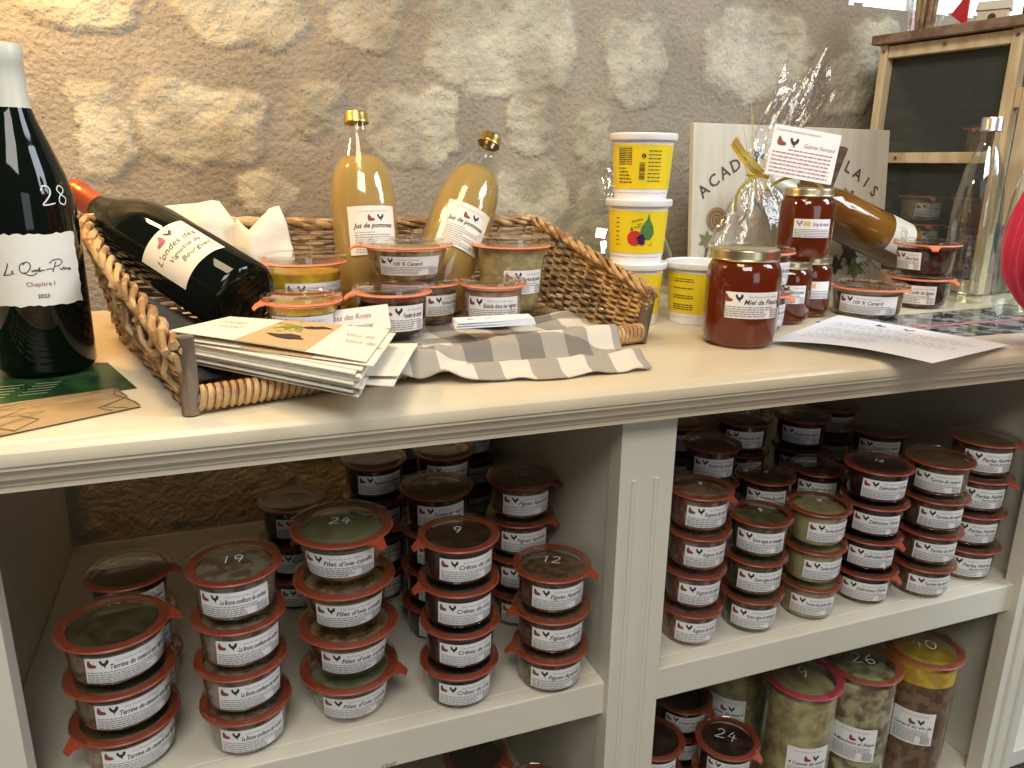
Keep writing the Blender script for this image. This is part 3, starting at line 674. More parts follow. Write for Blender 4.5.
def tub(loc, face, style, label, lid=True):
    R, H = .0400, .0810; d = atan2(-loc[1], -loc[0])+pi/2+radians(face); root = empty('plastic_tub', loc, d, label, 'tub', 'yellow and white plastic tubs')
    P = [(0, .0005), (.0335, .0005), (.0338, .010), (.0345, .0102), (.0385, .074), (.0395, .075)]
    MB().lathe([(0, .002), (.0325, .002), (.0332, 0), (.0338, .010), (.0345, .0102), (.0385, .074), (.0392, .0745)], 48).build('tub_body', PLASTIC, root)
    f = rfun_of(P); mb = MB()
    def g(e):
        def q(u, v, d=0):
            z = .042+v; R_ = f(z)+e+d; a = u/.0365; return (R_*sin(a), -R_*cos(a), z)
        return q
    n = 64; gr = []; w = pi*.0365*.97
    for v in (-.0275, .026):
        for i in range(n+1): gr.append(g(.0004)(-w+2*w*i/n, v))
    mb.add(gr, [(i, i+1, n+2+i, n+1+i) for i in range(n)], 6); tub_print(style).to(mb, g(.0007))
    mb.build('printed_sleeve', TM, root)
    MB().lathe([(.0400, .0735), (.0425, .0735), (.0432, .0750), (.0432, .0805), (.0420, .0820), (.0395, .0820), (.0385, .0800), (0, .0800)] if lid else [(.0385, .074), (.0430, .0735), (.0435, .0765), (.0430, .0800), (.0405, .0825), (.0390, .0815), (.0380, .078), (0, .078)], 48).build('tub_lid', PLASTIC, root)
    return root
tub((.514, .907, TOPZ), 0, 3, 'bottom tub of the stack of three behind the basket corner')
tub((.515, .906, TOPZ+.0802), 2, 2, 'middle tub of the stack, printed with green fig and red fruit')
tub((.516, .905, TOPZ+.1604), -4, 1, 'topmost tub of the stack, printed with barcode and table')
tub((.600, .888, TOPZ), -8, 3, 'single plastic tub standing left of the large honey jar')

# ---------------------------------------------------------------- wicker basket
A0 = Vector((-.033, .655)); B0 = Vector((.458, .785)); C0 = Vector((.424, 1.080)); D0 = Vector((-.120, .995))
ctr = (A0+B0+C0+D0)/4
def flare(p, k): return p+(p-ctr).normalized()*k
bk = empty('wicker_basket', (float(A0.x), float(A0.y), .9005), 0, 'shallow open fronted wicker basket holding bottles and jars on the worktop', 'basket')
def wp(side, t, h):
    """point on wall: side 0 left (front to back), 1 back, 2 right (back to front); h in metres"""
    P = ((A0, D0), (D0, C0), (C0, B0))[side]; p = P[0].lerp(P[1], t); q = flare(p, 1.0)-p; n = q.normalized()
    return Vector((p.x+n.x*h*.22, p.y+n.y*h*.22, .9035+h))
def rimh(side, t):
    if side == 0: return .048+(.128-.048)*min(1, t*1.05)**.9
    if side == 1: return .128-.006*sin(t*pi)-.012*t
    return .116+(.052-.116)*t
def loc2(p): return (p.x-A0.x, p.y-A0.y, p.z-.9005)
mb = MB(); pathN = []
for side, L in ((0, .35), (1, .55), (2, .30)):
    N = int(L/.006)
    for i in range(N): pathN.append((side, i/N))
pathN.append((2, 1.0))
def nrm(side, t):
    a = wp(side, max(0, t-.02), 0); b = wp(side, min(1, t+.02), 0); d = (b-a).normalized(); return Vector((-d.y, d.x, 0))
rows = 19
for k in range(rows):
    pts = []
    for j, (s, t) in enumerate(pathN):
        h = rimh(s, t)*(k+.5)/rows+.0006*sin(j*.7+k*2); ph = j*pi/3.5+(pi if k % 2 else 0)
        p = wp(s, t, h)+nrm(s, t)*(.0026*sin(ph)); pts.append(loc2(p))
    mb.tube(pts, [.0023+.0006*sin(j*.31+k) for j in range(len(pts))], 5)
for j in range(0, len(pathN), 7):       # upright stakes
    s, t = pathN[j]; mb.tube([loc2(wp(s, t, 0)), loc2(wp(s, t, rimh(s, t)))], .0025, 5)
mb.build('woven_wall', WICKER, bk, angle=60)
mb = MB()                                # plaited rim
for q in range(4):
    pts = []
    for j, (s, t) in enumerate(pathN):
        a = j*.36+q*pi/2; p = wp(s, t, rimh(s, t)+.004)+nrm(s, t)*(.0062*cos(a))+Vector((0, 0, .0048*sin(a))); pts.append(loc2(p))
    mb.tube(pts, [.0036+.0008*sin(j*.2+q*2) for j in range(len(pts))], 6)
rr = random.Random(3)
for q in range(34):                     # loose canes woven over the front of the left side and cut ends on the right
    s = 0 if q < 20 else 2; t = rr.uniform(.0, .55) if s == 0 else rr.uniform(.55, 1.0)
    h = rimh(s, t); a = wp(s, t, h*rr.uniform(.3, 1.05)); t2 = min(1, max(0, t+rr.uniform(-.12, .12))); b = wp(s, t2, rimh(s, t2)*rr.uniform(.2, 1.1)); sg = -1 if s == 0 else 1
    n = nrm(s, t); c = (a+b)/2+n*.010; mb.tube([loc2(a+n*.002), loc2(c), loc2(b+n*.004)], .0028, 6)
mb.build('plaited_rim', WICKER2, bk, angle=60)
mb = MB()                                # wrapped front bar
d = (B0-A0); Lb = d.length; u = Vector((d.x/Lb, d.y/Lb, 0))
for i in range(int(Lb/.0062)):
    c = Vector((u.x*(.008+i*.0062), u.y*(.008+i*.0062), .0128)); w = Vector((-u.y, u.x, 0))
    ring = [c+w*.0088*cos(2*pi*k/12)+Vector((0, 0, .0088*sin(2*pi*k/12)))+u*.0018*sin(2*pi*k/12) for k in range(12)]
    mb.tube(ring, .0029, 5, closed=True)
mb.build('wrapped_front_bar', mat('wicker_wrap', (.38, .21, .09), .5, base2=(.60, .39, .18), noise_scale=35, noise_amt=.9), bk, angle=60)
MB().tube([(0, 0, .0115), tuple(u*Lb+Vector((0, 0, .0115)))], .0072, 10).build('front_core', POST, bk)
for (bx, by, tx, ty, h) in ((0, 0, 0, 0, .066), (u.x*Lb, u.y*Lb, u.x*Lb+.014, u.y*Lb+.006, .060)):
    mb = MB(); mb.tube([(bx, by, .001), (bx+(tx-bx)*.5, by+(ty-by)*.5, h*.5), (tx, ty, h-.001), (tx, ty, h)], [.0078, .0076, .0074, .0066], 14); mb.build('corner_post', POST, bk)
mb = MB()                                # woven floor
for k in range(46):
    t = (k+.5)/46; a = A0.lerp(D0, t); b = B0.lerp(C0, t); pts = []
    for j in range(41):
        p = a.lerp(b, j/40); pts.append((p.x-A0.x, p.y-A0.y, .0056+.002*sin(j*pi/2+(pi if k % 2 else 0))))
    mb.tube(pts, .0030, 5)
for j in range(1, 20):
    a = A0.lerp(B0, j/20); b = D0.lerp(C0, j/20); mb.tube([(a.x-A0.x, a.y-A0.y, .0050), (b.x-A0.x, b.y-A0.y, .0050)], .0026, 5)
mb.build('woven_floor', WICKER, bk, angle=60)

# dark filler cloth in the basket, gingham towel, napkins
def check_mat(name, c1, c2, c3, s):
    M = bpy.data.materials.new(name); M.use_nodes = True; nt = M.node_tree; b = nt.nodes['Principled BSDF']; b.inputs['Roughness'].default_value = .9
    uv = nt.nodes.new('ShaderNodeUVMap'); sp = nt.nodes.new('ShaderNodeSeparateXYZ'); nt.links.new(uv.outputs[0], sp.inputs[0])
    def stripe(o_):
        a = nt.nodes.new('ShaderNodeMath'); a.operation = 'MULTIPLY'; a.inputs[1].default_value = s; nt.links.new(o_, a.inputs[0])
        f_ = nt.nodes.new('ShaderNodeMath'); f_.operation = 'FRACT'; nt.links.new(a.outputs[0], f_.inputs[0])
        g_ = nt.nodes.new('ShaderNodeMath'); g_.operation = 'GREATER_THAN'; g_.inputs[1].default_value = .5; nt.links.new(f_.outputs[0], g_.inputs[0]); return g_.outputs[0]
    ad = nt.nodes.new('ShaderNodeMath'); ad.operation = 'ADD'; nt.links.new(stripe(sp.outputs[0]), ad.inputs[0]); nt.links.new(stripe(sp.outputs[1]), ad.inputs[1])
    hf = nt.nodes.new('ShaderNodeMath'); hf.operation = 'MULTIPLY'; hf.inputs[1].default_value = .5; nt.links.new(ad.outputs[0], hf.inputs[0])
    r = nt.nodes.new('ShaderNodeValToRGB'); r.color_ramp.interpolation = 'CONSTANT'; e = r.color_ramp.elements; e[0].color = (*c1, 1); e[1].position = .25; e[1].color = (*c2, 1); e3 = e.new(.75); e3.color = (*c3, 1)
    nt.links.new(hf.outputs[0], r.inputs[0]); nt.links.new(r.outputs[0], b.inputs['Base Color'])
    n = nt.nodes.new('ShaderNodeTexNoise'); n.inputs['Scale'].default_value = 900; bp = nt.nodes.new('ShaderNodeBump'); bp.inputs['Strength'].default_value = .35; bp.inputs['Distance'].default_value = .001
    nt.links.new(n.outputs[0], bp.inputs['Height']); nt.links.new(bp.outputs[0], b.inputs['Normal'])
    return M
GING = check_mat('gingham', (.74, .68, .58), (.40, .36, .30), (.22, .20, .17), 17)
def cloth(name, quad, nx, ny, hfun, m_, thick=.0016, wfun=None):
    """quad: four xy corners (front-left, front-right, back-right, back-left)"""
    a, b, c, d_ = [Vector(q) for q in quad]; v = []; uv = []
    W_ = (b-a).length; D_ = (d_-a).length
    for j in range(ny+1):
        for i in range(nx+1):
            s, t = i/nx, j/ny; p = a.lerp(b, s).lerp(d_.lerp(c, s), t)
            if wfun: p = p+Vector(wfun(s, t))
            v.append((p.x, p.y, hfun(p.x, p.y, s, t))); uv.append((s*W_, t*D_))
    f = [(j*(nx+1)+i, j*(nx+1)+i+1, (j+1)*(nx+1)+i+1, (j+1)*(nx+1)+i) for j in range(ny) for i in range(nx)]
    me = bpy.data.meshes.new(name); me.from_pydata(v, [], f); l = me.uv_layers.new(name='UVMap')
    for p in me.polygons:
        for li, vi in zip(p.loop_indices, p.vertices): l.data[li].uv = uv[vi]
        p.use_smooth = True
    me.materials.append(m_); o = bpy.data.objects.new(name, me); COL.objects.link(o)
    md = o.modifiers.new('thickness', 'SOLIDIFY'); md.thickness = thick; md.offset = 1
    return o
def seglat(p, a, b):   # signed distance of p from line a-b, positive behind
    d = (b-a).normalized(); q = p-a; return -(q.x*d.y-q.y*d.x)*-1
def towel_h(x, y, s, t):
    d = (B0-A0).normalized(); q = Vector((x, y))-A0; dist = d.x*q.y-d.y*q.x     # >0 inside basket
    bar = .9265*math.exp(0)
    base = .9020+(.9255-.9020)*math.exp(-(dist/.016)**2) if dist < 0 else .9140+(.9255-.9140)*math.exp(-(dist/.022)**2)
    inb = min(1, max(0, (dist+.02)/.03))
    fold = .0045*max(0, noise.noise((x*16, y*30, 4)))+.003*max(0, noise.noise((x*40, y*24, 8)))
    hem = .011*math.exp(-((dist+.050-.018*sin(s*5))/.011)**2)*(1 if s > .22 else s/.22)
    ridge = .015*math.exp(-((dist-.075+.03*s)/.022)**2)*max(0, sin(s*pi*1.05-.3))*(1 if t > .45 else .3)
    far = min(1, max(0, (dist-.03)/.03)); free = 1-min(1, math.exp(-(((x-.298)/.05)**2+((y-.856)/.05)**2))+math.exp(-(((x-.172)/.06)**2+((y-.832)/.055)**2)))
    return base+fold*1.6*(1-far*.5)*max(.2, free)+hem+.016*max(0, noise.noise((x*14+3, y*20, 11)))*free*(t > .5)*min(1, (t-.5)*4)
tw = cloth('checked_towel', [(.132, .690), (.405, .667), (.432, .905), (.120, .870)], 110, 80, towel_h, GING, wfun=lambda s, t: (.008*noise.noise((s*3, t*3, 1)), (.010*noise.noise((s*4, t*2, 5))+(-.012*sin(s*pi) if t < .3 else 0))*(1-t)))
tag(tw, 'beige, white and grey checked towel draped over the front bar of the basket', 'towel')
CHAR = mat('dark_fill_cloth', (.030, .031, .034), .85, bump=.3, bump_scale=60)
def dark_fill_h(x, y, s, t):
    return .9135+.005*max(0, noise.noise((x*24, y*24, 3)))+.052*max(0, 1-s*1.15)**1.3*min(1, t*2.2)*(1-.5*max(0, t-.8)/.2)
ln = cloth('dark_fill_cloth', [(-.036, .690), (.030, .752), (.010, .985), (-.108, .975)], 40, 40, dark_fill_h, CHAR)  # added stand-in for the dark mass under the lying bottle
tag(ln, 'dark charcoal stand-in cloth filling the dark mass beneath the lying wine bottle', 'cloth')
LINEN = mat('cream_linen', (.80, .72, .58), .9, base2=(.74, .66, .52), noise_scale=6, bump=.2, bump_scale=500)
def napkin(name, pts, label, thick=.012):
    """a folded napkin: a soft sheet bent along guide rows of 3D points"""
    nr = len(pts); nc = len(pts[0]); v = []; R_ = 8
    def lerp(a, b, t): return [a[k]+(b[k]-a[k])*t for k in range(3)]
    rows_ = []
    for j in range((nr-1)*R_+1):
        jj = min(nr-2, j//R_); t = j/R_-jj; rows_.append([lerp(pts[jj][i], pts[jj+1][i], t) for i in range(nc)])
    for row in rows_:
        for i in range((nc-1)*R_+1):
            ii = min(nc-2, i//R_); t = i/R_-ii; p = lerp(row[ii], row[ii+1], t)
            k = noise.noise((p[0]*38, p[1]*38, p[2]*38))*.006; v.append((p[0], p[1]-k, p[2]+k))
    n1 = (nc-1)*R_+1; m1 = (nr-1)*R_+1
    f = [(j*n1+i, j*n1+i+1, (j+1)*n1+i+1, (j+1)*n1+i) for j in range(m1-1) for i in range(n1-1)]
    mb = MB(); mb.add(v, f); o = mb.build(name, LINEN, None, angle=180); sm = o.modifiers.new('soft', 'SMOOTH'); sm.factor = .5; sm.iterations = 3; md = o.modifiers.new('thickness', 'SOLIDIFY'); md.thickness = thick*.35; md.offset = 0
    tag(o, label, 'napkin', 'cream linen napkins in the basket'); return o
napkin('linen_napkin', [[(-.070, 1.028, .990), (-.01, .993, .965), (.045, .976, .945)], [(-.068, 1.022, 1.030), (-.005, 1.0, 1.022), (.046, .982, .962)], [(-.060, 1.035, 1.046), (.003, 1.025, 1.056), (.040, 1.0, .985)], [(-.055, 1.045, 1.030), (.005, 1.040, 1.035), (.045, 1.01, .98)]], 'large cream napkin folded to a point behind the lying wine bottle')
napkin('linen_napkin', [[(.020, .985, .965), (.040, .970, .965), (.062, .975, .960), (.092, .998, .955)], [(.016, .990, 1.008), (.036, .968, .995), (.060, .985, 1.000), (.086, .998, .985)], [(.020, .998, 1.034), (.034, .985, 1.020), (.052, .990, 1.040), (.080, 1.003, 1.022)], [(.022, 1.015, 1.026), (.038, 1.008, 1.008), (.060, 1.015, 1.044), (.072, 1.02, 1.048)]], 'small crumpled cream napkin behind the wide orange ringed jar')

# ---------------------------------------------------------------- bottles
def aim(o, base, tip, roll=0):
    d = (Vector(tip)-Vector(base)).normalized(); q = d.to_track_quat('Z', 'Y'); o.location = base; o.rotation_mode = 'QUATERNION'; o.rotation_quaternion = q @ Matrix.Rotation(roll, 4, 'Z').to_quaternion()
WP = [(0, .006), (.030, .0), (.0405, .002), (.0445, .008), (.0445, .150), (.0430, .168), (.0380, .190), (.0290, .215), (.0205, .237), (.0165, .252), (.0155, .262), (.0150, .296), (.0152, .298), (.0, .300)]
def wine(name, capm, label, group=None, k=1.0):
    root = empty(name, (0, 0, 0), 0, label, 'bottle', group)
    P = [(r*k, z) for r, z in WP]
    MB().lathe(P, 64).build('bottle_glass', BLACKGLASS, root, angle=50)
    c = [(.0196, .239), (.0190, .2392), (.0180, .246), (.0163, .262), (.0162, .270), (.0162, .284), (.0168, .285), (.0168, .299), (.0155, .3015), (0, .3018)]
    MB().lathe([(r*k, z) for r, z in c], 48).build('capsule', capm, root, angle=40)
    return root, rfun_of(P)
CAPW = mat('cream_capsule', (.62, .64, .56), .35); CAPR = mat('copper_red_capsule', (.42, .085, .035), .3, metal=.5)
b1, rf = wine('wine_bottle', CAPW, 'dark wine bottle with torn edged white label standing at the far left', k=.96)
b1.scale = (1, 1, .985); b1.location = (-.168, .850, .9017); b1.rotation_euler = (0, 0, atan2(-.847, .171)+pi/2+radians(4))
pr = Print()
def hand(pr, strokes, x, y, k, w, mi):
    for s in strokes:
        s = cr(s, 4); q = []
        for i in range(len(s)-1):
            for t in (0, .33, .66): q.append((s[i][0]+(s[i+1][0]-s[i][0])*t, s[i][1]+(s[i+1][1]-s[i][1])*t))
        q.append(s[-1])
        q2 = [q[0]]+[((q[i-1][0]+q[i][0]+q[i+1][0])/3, (q[i-1][1]+q[i][1]+q[i+1][1])/3) for i in range(1, len(q)-1)]+[q[-1]]
        pr.stroke(q2, w, mi, x, y, k)
scr = [[(0, 0), (.5, .9), (.7, 1.6), (.5, 1.0), (.15, .1), (-.1, -.15), (1.0, .0)], [(1.0, .3), (1.2, .5), (1.05, .1), (1.4, .15)],
       [(3.0, 1.7), (2.3, 1.4), (2.1, .6), (2.6, .1), (3.3, .6), (3.5, 1.4), (3.0, 1.75), (2.6, 1.3)], [(2.6, .3), (3.0, -.1), (3.6, -.2), (4.2, .1)],
       [(3.6, .6), (3.7, .3), (4.0, .6), (4.05, .3), (4.3, .6), (4.4, .3), (4.6, .9), (4.6, .3), (4.9, .5), (5.2, .4)],
       [(5.4, .5), (5.9, .6), (6.4, .5)], [(6.2, .1), (6.5, .9), (6.8, 1.6)], [(5.9, 1.4), (6.4, 1.8), (7.2, 1.9), (7.7, 1.5), (7.2, 1.0), (6.5, .85)],
       [(7.2, .6), (7.5, .3), (7.8, .7), (7.9, .3), (8.2, .6), (8.4, .3), (8.8, .55), (8.6, .2), (9.0, .3)]]
hand(pr, scr, -.0285, -.003, .0064, .0008, 1)
pr.text('Chapitre I', 0, -.0145, .0042, 3, align='c'); pr.text('2023', .001, -.0255, .0036, 1, bold=.015, align='c')
wrap_label('paper_label', pr, .077, .066, rf, .103, parent=b1, torn=.0010, eps=.0006, mats=[mat('laid_paper', (.80, .80, .74), .7), INK, FINE, BROWNINK, REDINK, BLUEINK])
mbp = MB(); pr = Print(); digits(pr, '28', 0, 0, .017, .0012, 0)
def onb(a, b):
    z = .170+b; R_ = rf(z)+.0007; an = a/R_+.60; return (R_*sin(an), -R_*cos(an), z)
pr.to(mbp, onb); mbp.build('price_writing', CHALK, b1)
b2, rf = wine('wine_bottle', CAPR, 'dark wine bottle with copper red capsule lying in the basket', k=.97)
aim(b2, (.022, .865, .955), (-.160, 1.065, 1.070))
def set_roll(o, base, tip, want):
    """turn the bottle about its axis so the label (-Y local) looks towards want"""
    d = (Vector(tip)-Vector(base)).normalized(); w = (Vector(want)-Vector(base)); w = (w-d*w.dot(d)).normalized(); yv = -w; xv = yv.cross(d)
    o.rotation_mode = 'QUATERNION'; o.rotation_quaternion = Matrix((xv, yv, d)).transposed().to_quaternion(); o.location = base
set_roll(b2, (.022, .865, .957), (-.147, 1.062, 1.056), (.05, 0, 1.25))
pr = Print(); pr.parts = []
# writing runs around the neck-to-base axis: letters read with the neck to the left
sub = Print(); sub.text("L'ondes des", -.027, .004, .0085, 1, shear=.3); sub.text('Vignoble de', -.016, -.008, .0065, 1, shear=.3); sub.text('Bourgueil', -.008, -.020, .0070, 1, shear=.3)
sub.poly(HEN, 4, -.006, .023, .012, flip=True); sub.poly(COCK, 1, .008, .023, .009)
pr.parts = sub.parts
wrap_label('paper_label', pr, .068, .070, rf, .078, parent=b2, eps=.0006, mats=[mat('ivory_label', (.84, .78, .66), .6), INK, FINE, BROWNINK, REDINK, BLUEINK])
# apple juice
JUICE = liquid('apple_juice', (.58, .42, .15), (.80, .58, .22), .4)
JP = [(0, .004), (.030, .0), (.038, .004), (.0420, .012), (.0425, .135), (.0418, .152), (.0393, .172), (.0345, .192), (.0275, .210), (.0200, .227), (.0150, .240), (.0140, .248), (.0140, .262)]
GOLD = mat('gold_screw_cap', (.75, .52, .16), .3, metal=1)
def juice(base, tip, want, label):
    root = empty('juice_bottle', base, 0, label, 'bottle', 'apple juice bottles in the basket'); root.scale = (1, 1, .94)
    MB().lathe(JP, 56).build('bottle_glass', GLASS, root, angle=60)
    MB().lathe([(0, .006)]+[(max(0, r-.0013), z+.001) for r, z in JP[1:8]]+[(.0245, .2070), (0, .2070)], 56).build('juice', JUICE, root, angle=60)
    MB().lathe([(.0150, .253), (.0158, .2533), (.0158, .2560), (.0152, .2570), (.0152, .265), (.0140, .2675), (0, .2680)], 40).build('screw_cap', GOLD, root)
    pr = Print(); r = random.Random(4); pr.text('Conserverie artisanale des Poules', 0, .024, .0022, 2, align='c', maxw=.046)
    logo(pr, -.0025, .0165, .0090, gap=1.35); pr.text('Jus de pommes', 0, .0035, .0066, 1, bold=.02, shear=.25, align='c', maxw=.052)
    for i in range(9): pr.fine(-.025, .025, -.003-i*.0032, .0010, 2, r, .95 if i % 3 else .5)
    pr.text('1L', .016, -.0270, .003, 1, bold=.01)
    wrap_label('paper_label', pr, .064, .064, rfun_of(JP), .106, parent=root, eps=.0007, mats=[mat('cream_label', (.86, .78, .68), .6)]+LM[1:])
    set_roll(root, base, tip, want); return root
juice((.181, 1.002, .9160), (.176, 1.045, 1.165), (.25, 0, 1.1), 'apple juice bottle leaning slightly left against the back of the basket')
juice((.251, .970, .9270), (.366, 1.052, 1.150), (.18, 0, 1.05), 'apple juice bottle leaning to the right against the back of the basket')
# amber bottle on its curved wooden holder
AMBER = liquid('amber_wine', (.20, .07, .01), (.60, .26, .03), .4, .08)
b3 = empty('amber_wine_bottle', (0, 0, 0), 0, 'amber wine bottle with white label slung in a dark curved wooden holder', 'bottle')
P3 = [(0, .006), (.028, .0), (.036, .002), (.0385, .009), (.0385, .150), (.0375, .168), (.0330, .190), (.0240, .215), (.0170, .235), (.0145, .250), (.0140, .290), (0, .291)]
MB().lathe(P3, 56).build('bottle_glass', mat('amber_bottle_glass', (.09, .035, .006), .06, coat=.3, base2=(.24, .11, .015), noise_scale=9, stretch=(1, 1, .25)), b3, angle=55)
MB().lathe([(.0160, .235), (.0150, .250), (.0145, .291), (0, .2925)], 40).build('capsule', CAPW, b3)
pr = Print(); hand(pr, [[(-2, 0), (0, 2), (1, 0), (-1, -1), (2, -1), (3, 1)], [(1, -2), (2, 3)]], 0, .004, .004, .0006, 1); pr.text('2021', -.010, -.020, .004, 1)
pr2 = Print(); pr2.parts = pr.parts
wrap_label('paper_label', pr2, .070, .045, rfun_of(P3), .038, parent=b3, eps=.0006, mats=[mat('ivory_label_amber', (.82, .80, .76), .6)]+LM[1:])
set_roll(b3, (1.082, 1.000, .978), (.826, 1.030, 1.080), (.3, 0, 1.6))
DW = mat('dark_walnut', (.060, .030, .022), .4, base2=(.12, .07, .05), noise_scale=30, stretch=(.5, .5, 3), bump=.15, bump_scale=60)
hp = []; 
for i in range(25):
    t = i/24; hp.append((.862+.038*t**1.3+.055*max(0, t-.45), .9005+.236*t-.018*sin(t*pi)))
mb = MB(); v = []; wv = .034
for i, (x, z) in enumerate(hp):
    a = hp[max(0, i-1)]; b_ = hp[min(24, i+1)]; tx, tz = b_[0]-a[0], b_[1]-a[1]; l = sqrt(tx*tx+tz*tz); nx_, nz_ = -tz/l*.005, tx/l*.005
    v += [(x+nx_, 1.032-wv, z+nz_), (x+nx_, 1.032+wv, z+nz_), (x-nx_, 1.032+wv, z-nz_), (x-nx_, 1.032-wv, z-nz_)]
f = [(0, 1, 2, 3), (96+3, 96+2, 96+1, 96)]
for i in range(24):
    for k in range(4): f.append((i*4+k, (i+1)*4+k, (i+1)*4+(k+1) % 4, i*4+(k+1) % 4))
mb.add(v, f); ho = mb.build('wooden_bottle_holder', DW, angle=50); tag(ho, 'curved dark wooden bottle holder rising behind the tin lidded syrup jars', 'bottle holder')
# clear swing water bottles
def water(loc, label, full):
    root = empty('water_bottle', loc, 0, label, 'bottle', 'clear glass water bottles at the right')
    P = [(0, .004), (.026, .0), (.033, .003), (.0365, .012), (.0365, .130), (.0345, .165), (.0270, .205), (.0170, .232), (.0135, .245), (.0130, .272)]
    MB().lathe(P, 48).build('bottle_glass', GREENGLASS, root, angle=60)
    MB().lathe([(0, .008), (.028, .008), (.033, .014), (.0335, .130), (.0315, .163), (.0245, .200), (.0160, .225), (0, .225)] if full else [(0, .008), (.028, .008), (.033, .014), (.0335, .060), (0, .060)], 40).build('water', GLASS, root, angle=60)
    MB().lathe([(.0140, .262), (.0155, .262), (.0160, .2635), (.0155, .265), (.0155, .280), (.0145, .2825), (0, .2830)], 40).build('screw_cap', SILVER, root)
    return root
w1 = water((1.122, .907, TOPZ), 'clear glass water bottle with silver cap in front of the wire mesh food safe', True)
w2 = water((1.128, .815, TOPZ), 'clear glass water bottle half hidden by the red knitted sleeve', False)
BL = mat('blue_label', (.10, .32, .62), .5)
for w_, an in ((w1, 14), (w2, -70)):
    mb = MB(); pr = Print(); 
    for i in range(6): pr.fine(-.006, .006, .01-i*.006, .0012, 0, random.Random(i))
    wrap_label('paper_label', None, .016, .080, lambda z: .0365, .085, mats=[mat('pale_blue_label', (.42, .58, .80), .5)], parent=w_, rot=radians(an)+.9, eps=.0006)

# glass cloche
cl = empty('glass_cloche', (.580, 1.118, TOPZ), 0, 'large clear glass dome cloche with knob behind the basket corner', 'cloche')
MB().lathe([(.112, .0), (.1135, .002), (.1125, .004), (.112, .040), (.106, .075), (.092, .108), (.070, .134), (.042, .151), (.016, .158), (.0, .159)], 64).build('dome', GREENGLASS, cl, angle=60)
MB().lathe([(.0, .159), (.010, .159), (.0075, .166), (.010, .172), (.0165, .180), (.0185, .190), (.0160, .200), (.009, .206), (0, .207)], 32).build('knob', GREENGLASS, cl, angle=60)

# ---------------------------------------------------------------- engraved wine case board
BRD = mat('case_wood_grey', (.60, .56, .46), .6, base2=(.555, .515, .42), noise_scale=10, stretch=(6, 1, .5), bump=.1, bump_scale=40)
bd = empty('wooden_case_lid', (.712, 1.068, .9005), 0, 'pale wooden wine case lid with arched lettering and grape decoration, leaning at the back', 'board')
bd.rotation_euler = (radians(-5.5), 0, radians(1))
o = MB().box(0, 0, 0, .408, .010, .272).build('board', BRD, bd, smooth=False); bevel(o, .001)
mb = MB(); pr = Print()
def arc_text(pr, s, cx, cy, R_, a0, a1, h, mi):
    n = len(s)
    for i, ch in enumerate(s):
        if ch == ' ': continue
        a = a0+(a1-a0)*i/(n-1); x, y = cx+R_*sin(a), cy+R_*cos(a); pr.text(ch, x, y, h, mi, bold=.012, align='c', rot=-a)
arc_text(pr, 'ACADEMIE RABELAIS', .200, -.036, .262, -.72, .72, .0200, 0)
arc_text(pr, 'VINS DE PAYS', .204, -.04, .200, -.50, .50, .011, 0)
rr = random.Random(11)
def spiral(cx, cy, R_, turns, w, mi):
    pr.stroke([(cx+R_*t/40*cos(turns*2*pi*t/40), cy+R_*t/40*sin(turns*2*pi*t/40)) for t in range(1, 41)], w, mi)
pr.poly(circ(.020, 24), 1, .048, .122); spiral(.048, .122, .018, 3, .0015, 0)
leaf = [(0, .02), (.005, .010), (.016, .013), (.011, .003), (.018, -.006), (.007, -.006), (.0, -.018), (-.007, -.006), (-.018, -.006), (-.011, .003), (-.016, .013), (-.005, .010)]
for (x, y, k, mi) in ((.030, .088, .9, 2), (.052, .066, 1.0, 3), (.026, .050, .9, 2), (.062, .040, .8, 1), (.034, .020, .9, 3), (.318, .135, 1.1, 3), (.342, .118, 1.0, 2), (.300, .110, .8, 1), (.350, .090, .9, 3), (.330, .060, 1.2, 0), (.300, .040, 1.0, 0), (.345, .030, 1.1, 2)):
    pr.poly(leaf, mi, x, y, k)
for i in range(26): pr.poly(circ(.0042, 10), rr.choice((1, 3)), .312+rr.uniform(-.018, .022), .150+rr.uniform(-.014, .020))
for i in range(14):
    x, y = rr.uniform(.27, .37), rr.uniform(.02, .12); pr.stroke([(x+.012*j, y+.012*sin(j+i)) for j in range(4)], .0012, 0)
for i in range(10):
    x, y = rr.uniform(.08, .16), rr.uniform(.12, .17); pr.stroke([(x+.006*j, y+.010*sin(1.7*j+i)) for j in range(4)], .0012, 0)
pr.to(mb, lambda a, b, d=0: (a, -.0006-d, b)); mb.build('printed_decoration', [mat('engraved_black', (.06, .055, .05), .6), mat('engraved_brown', (.32, .19, .09), .6), mat('engraved_green', (.16, .18, .07), .6), mat('engraved_umber', (.16, .11, .07), .6)], bd, smooth=False)

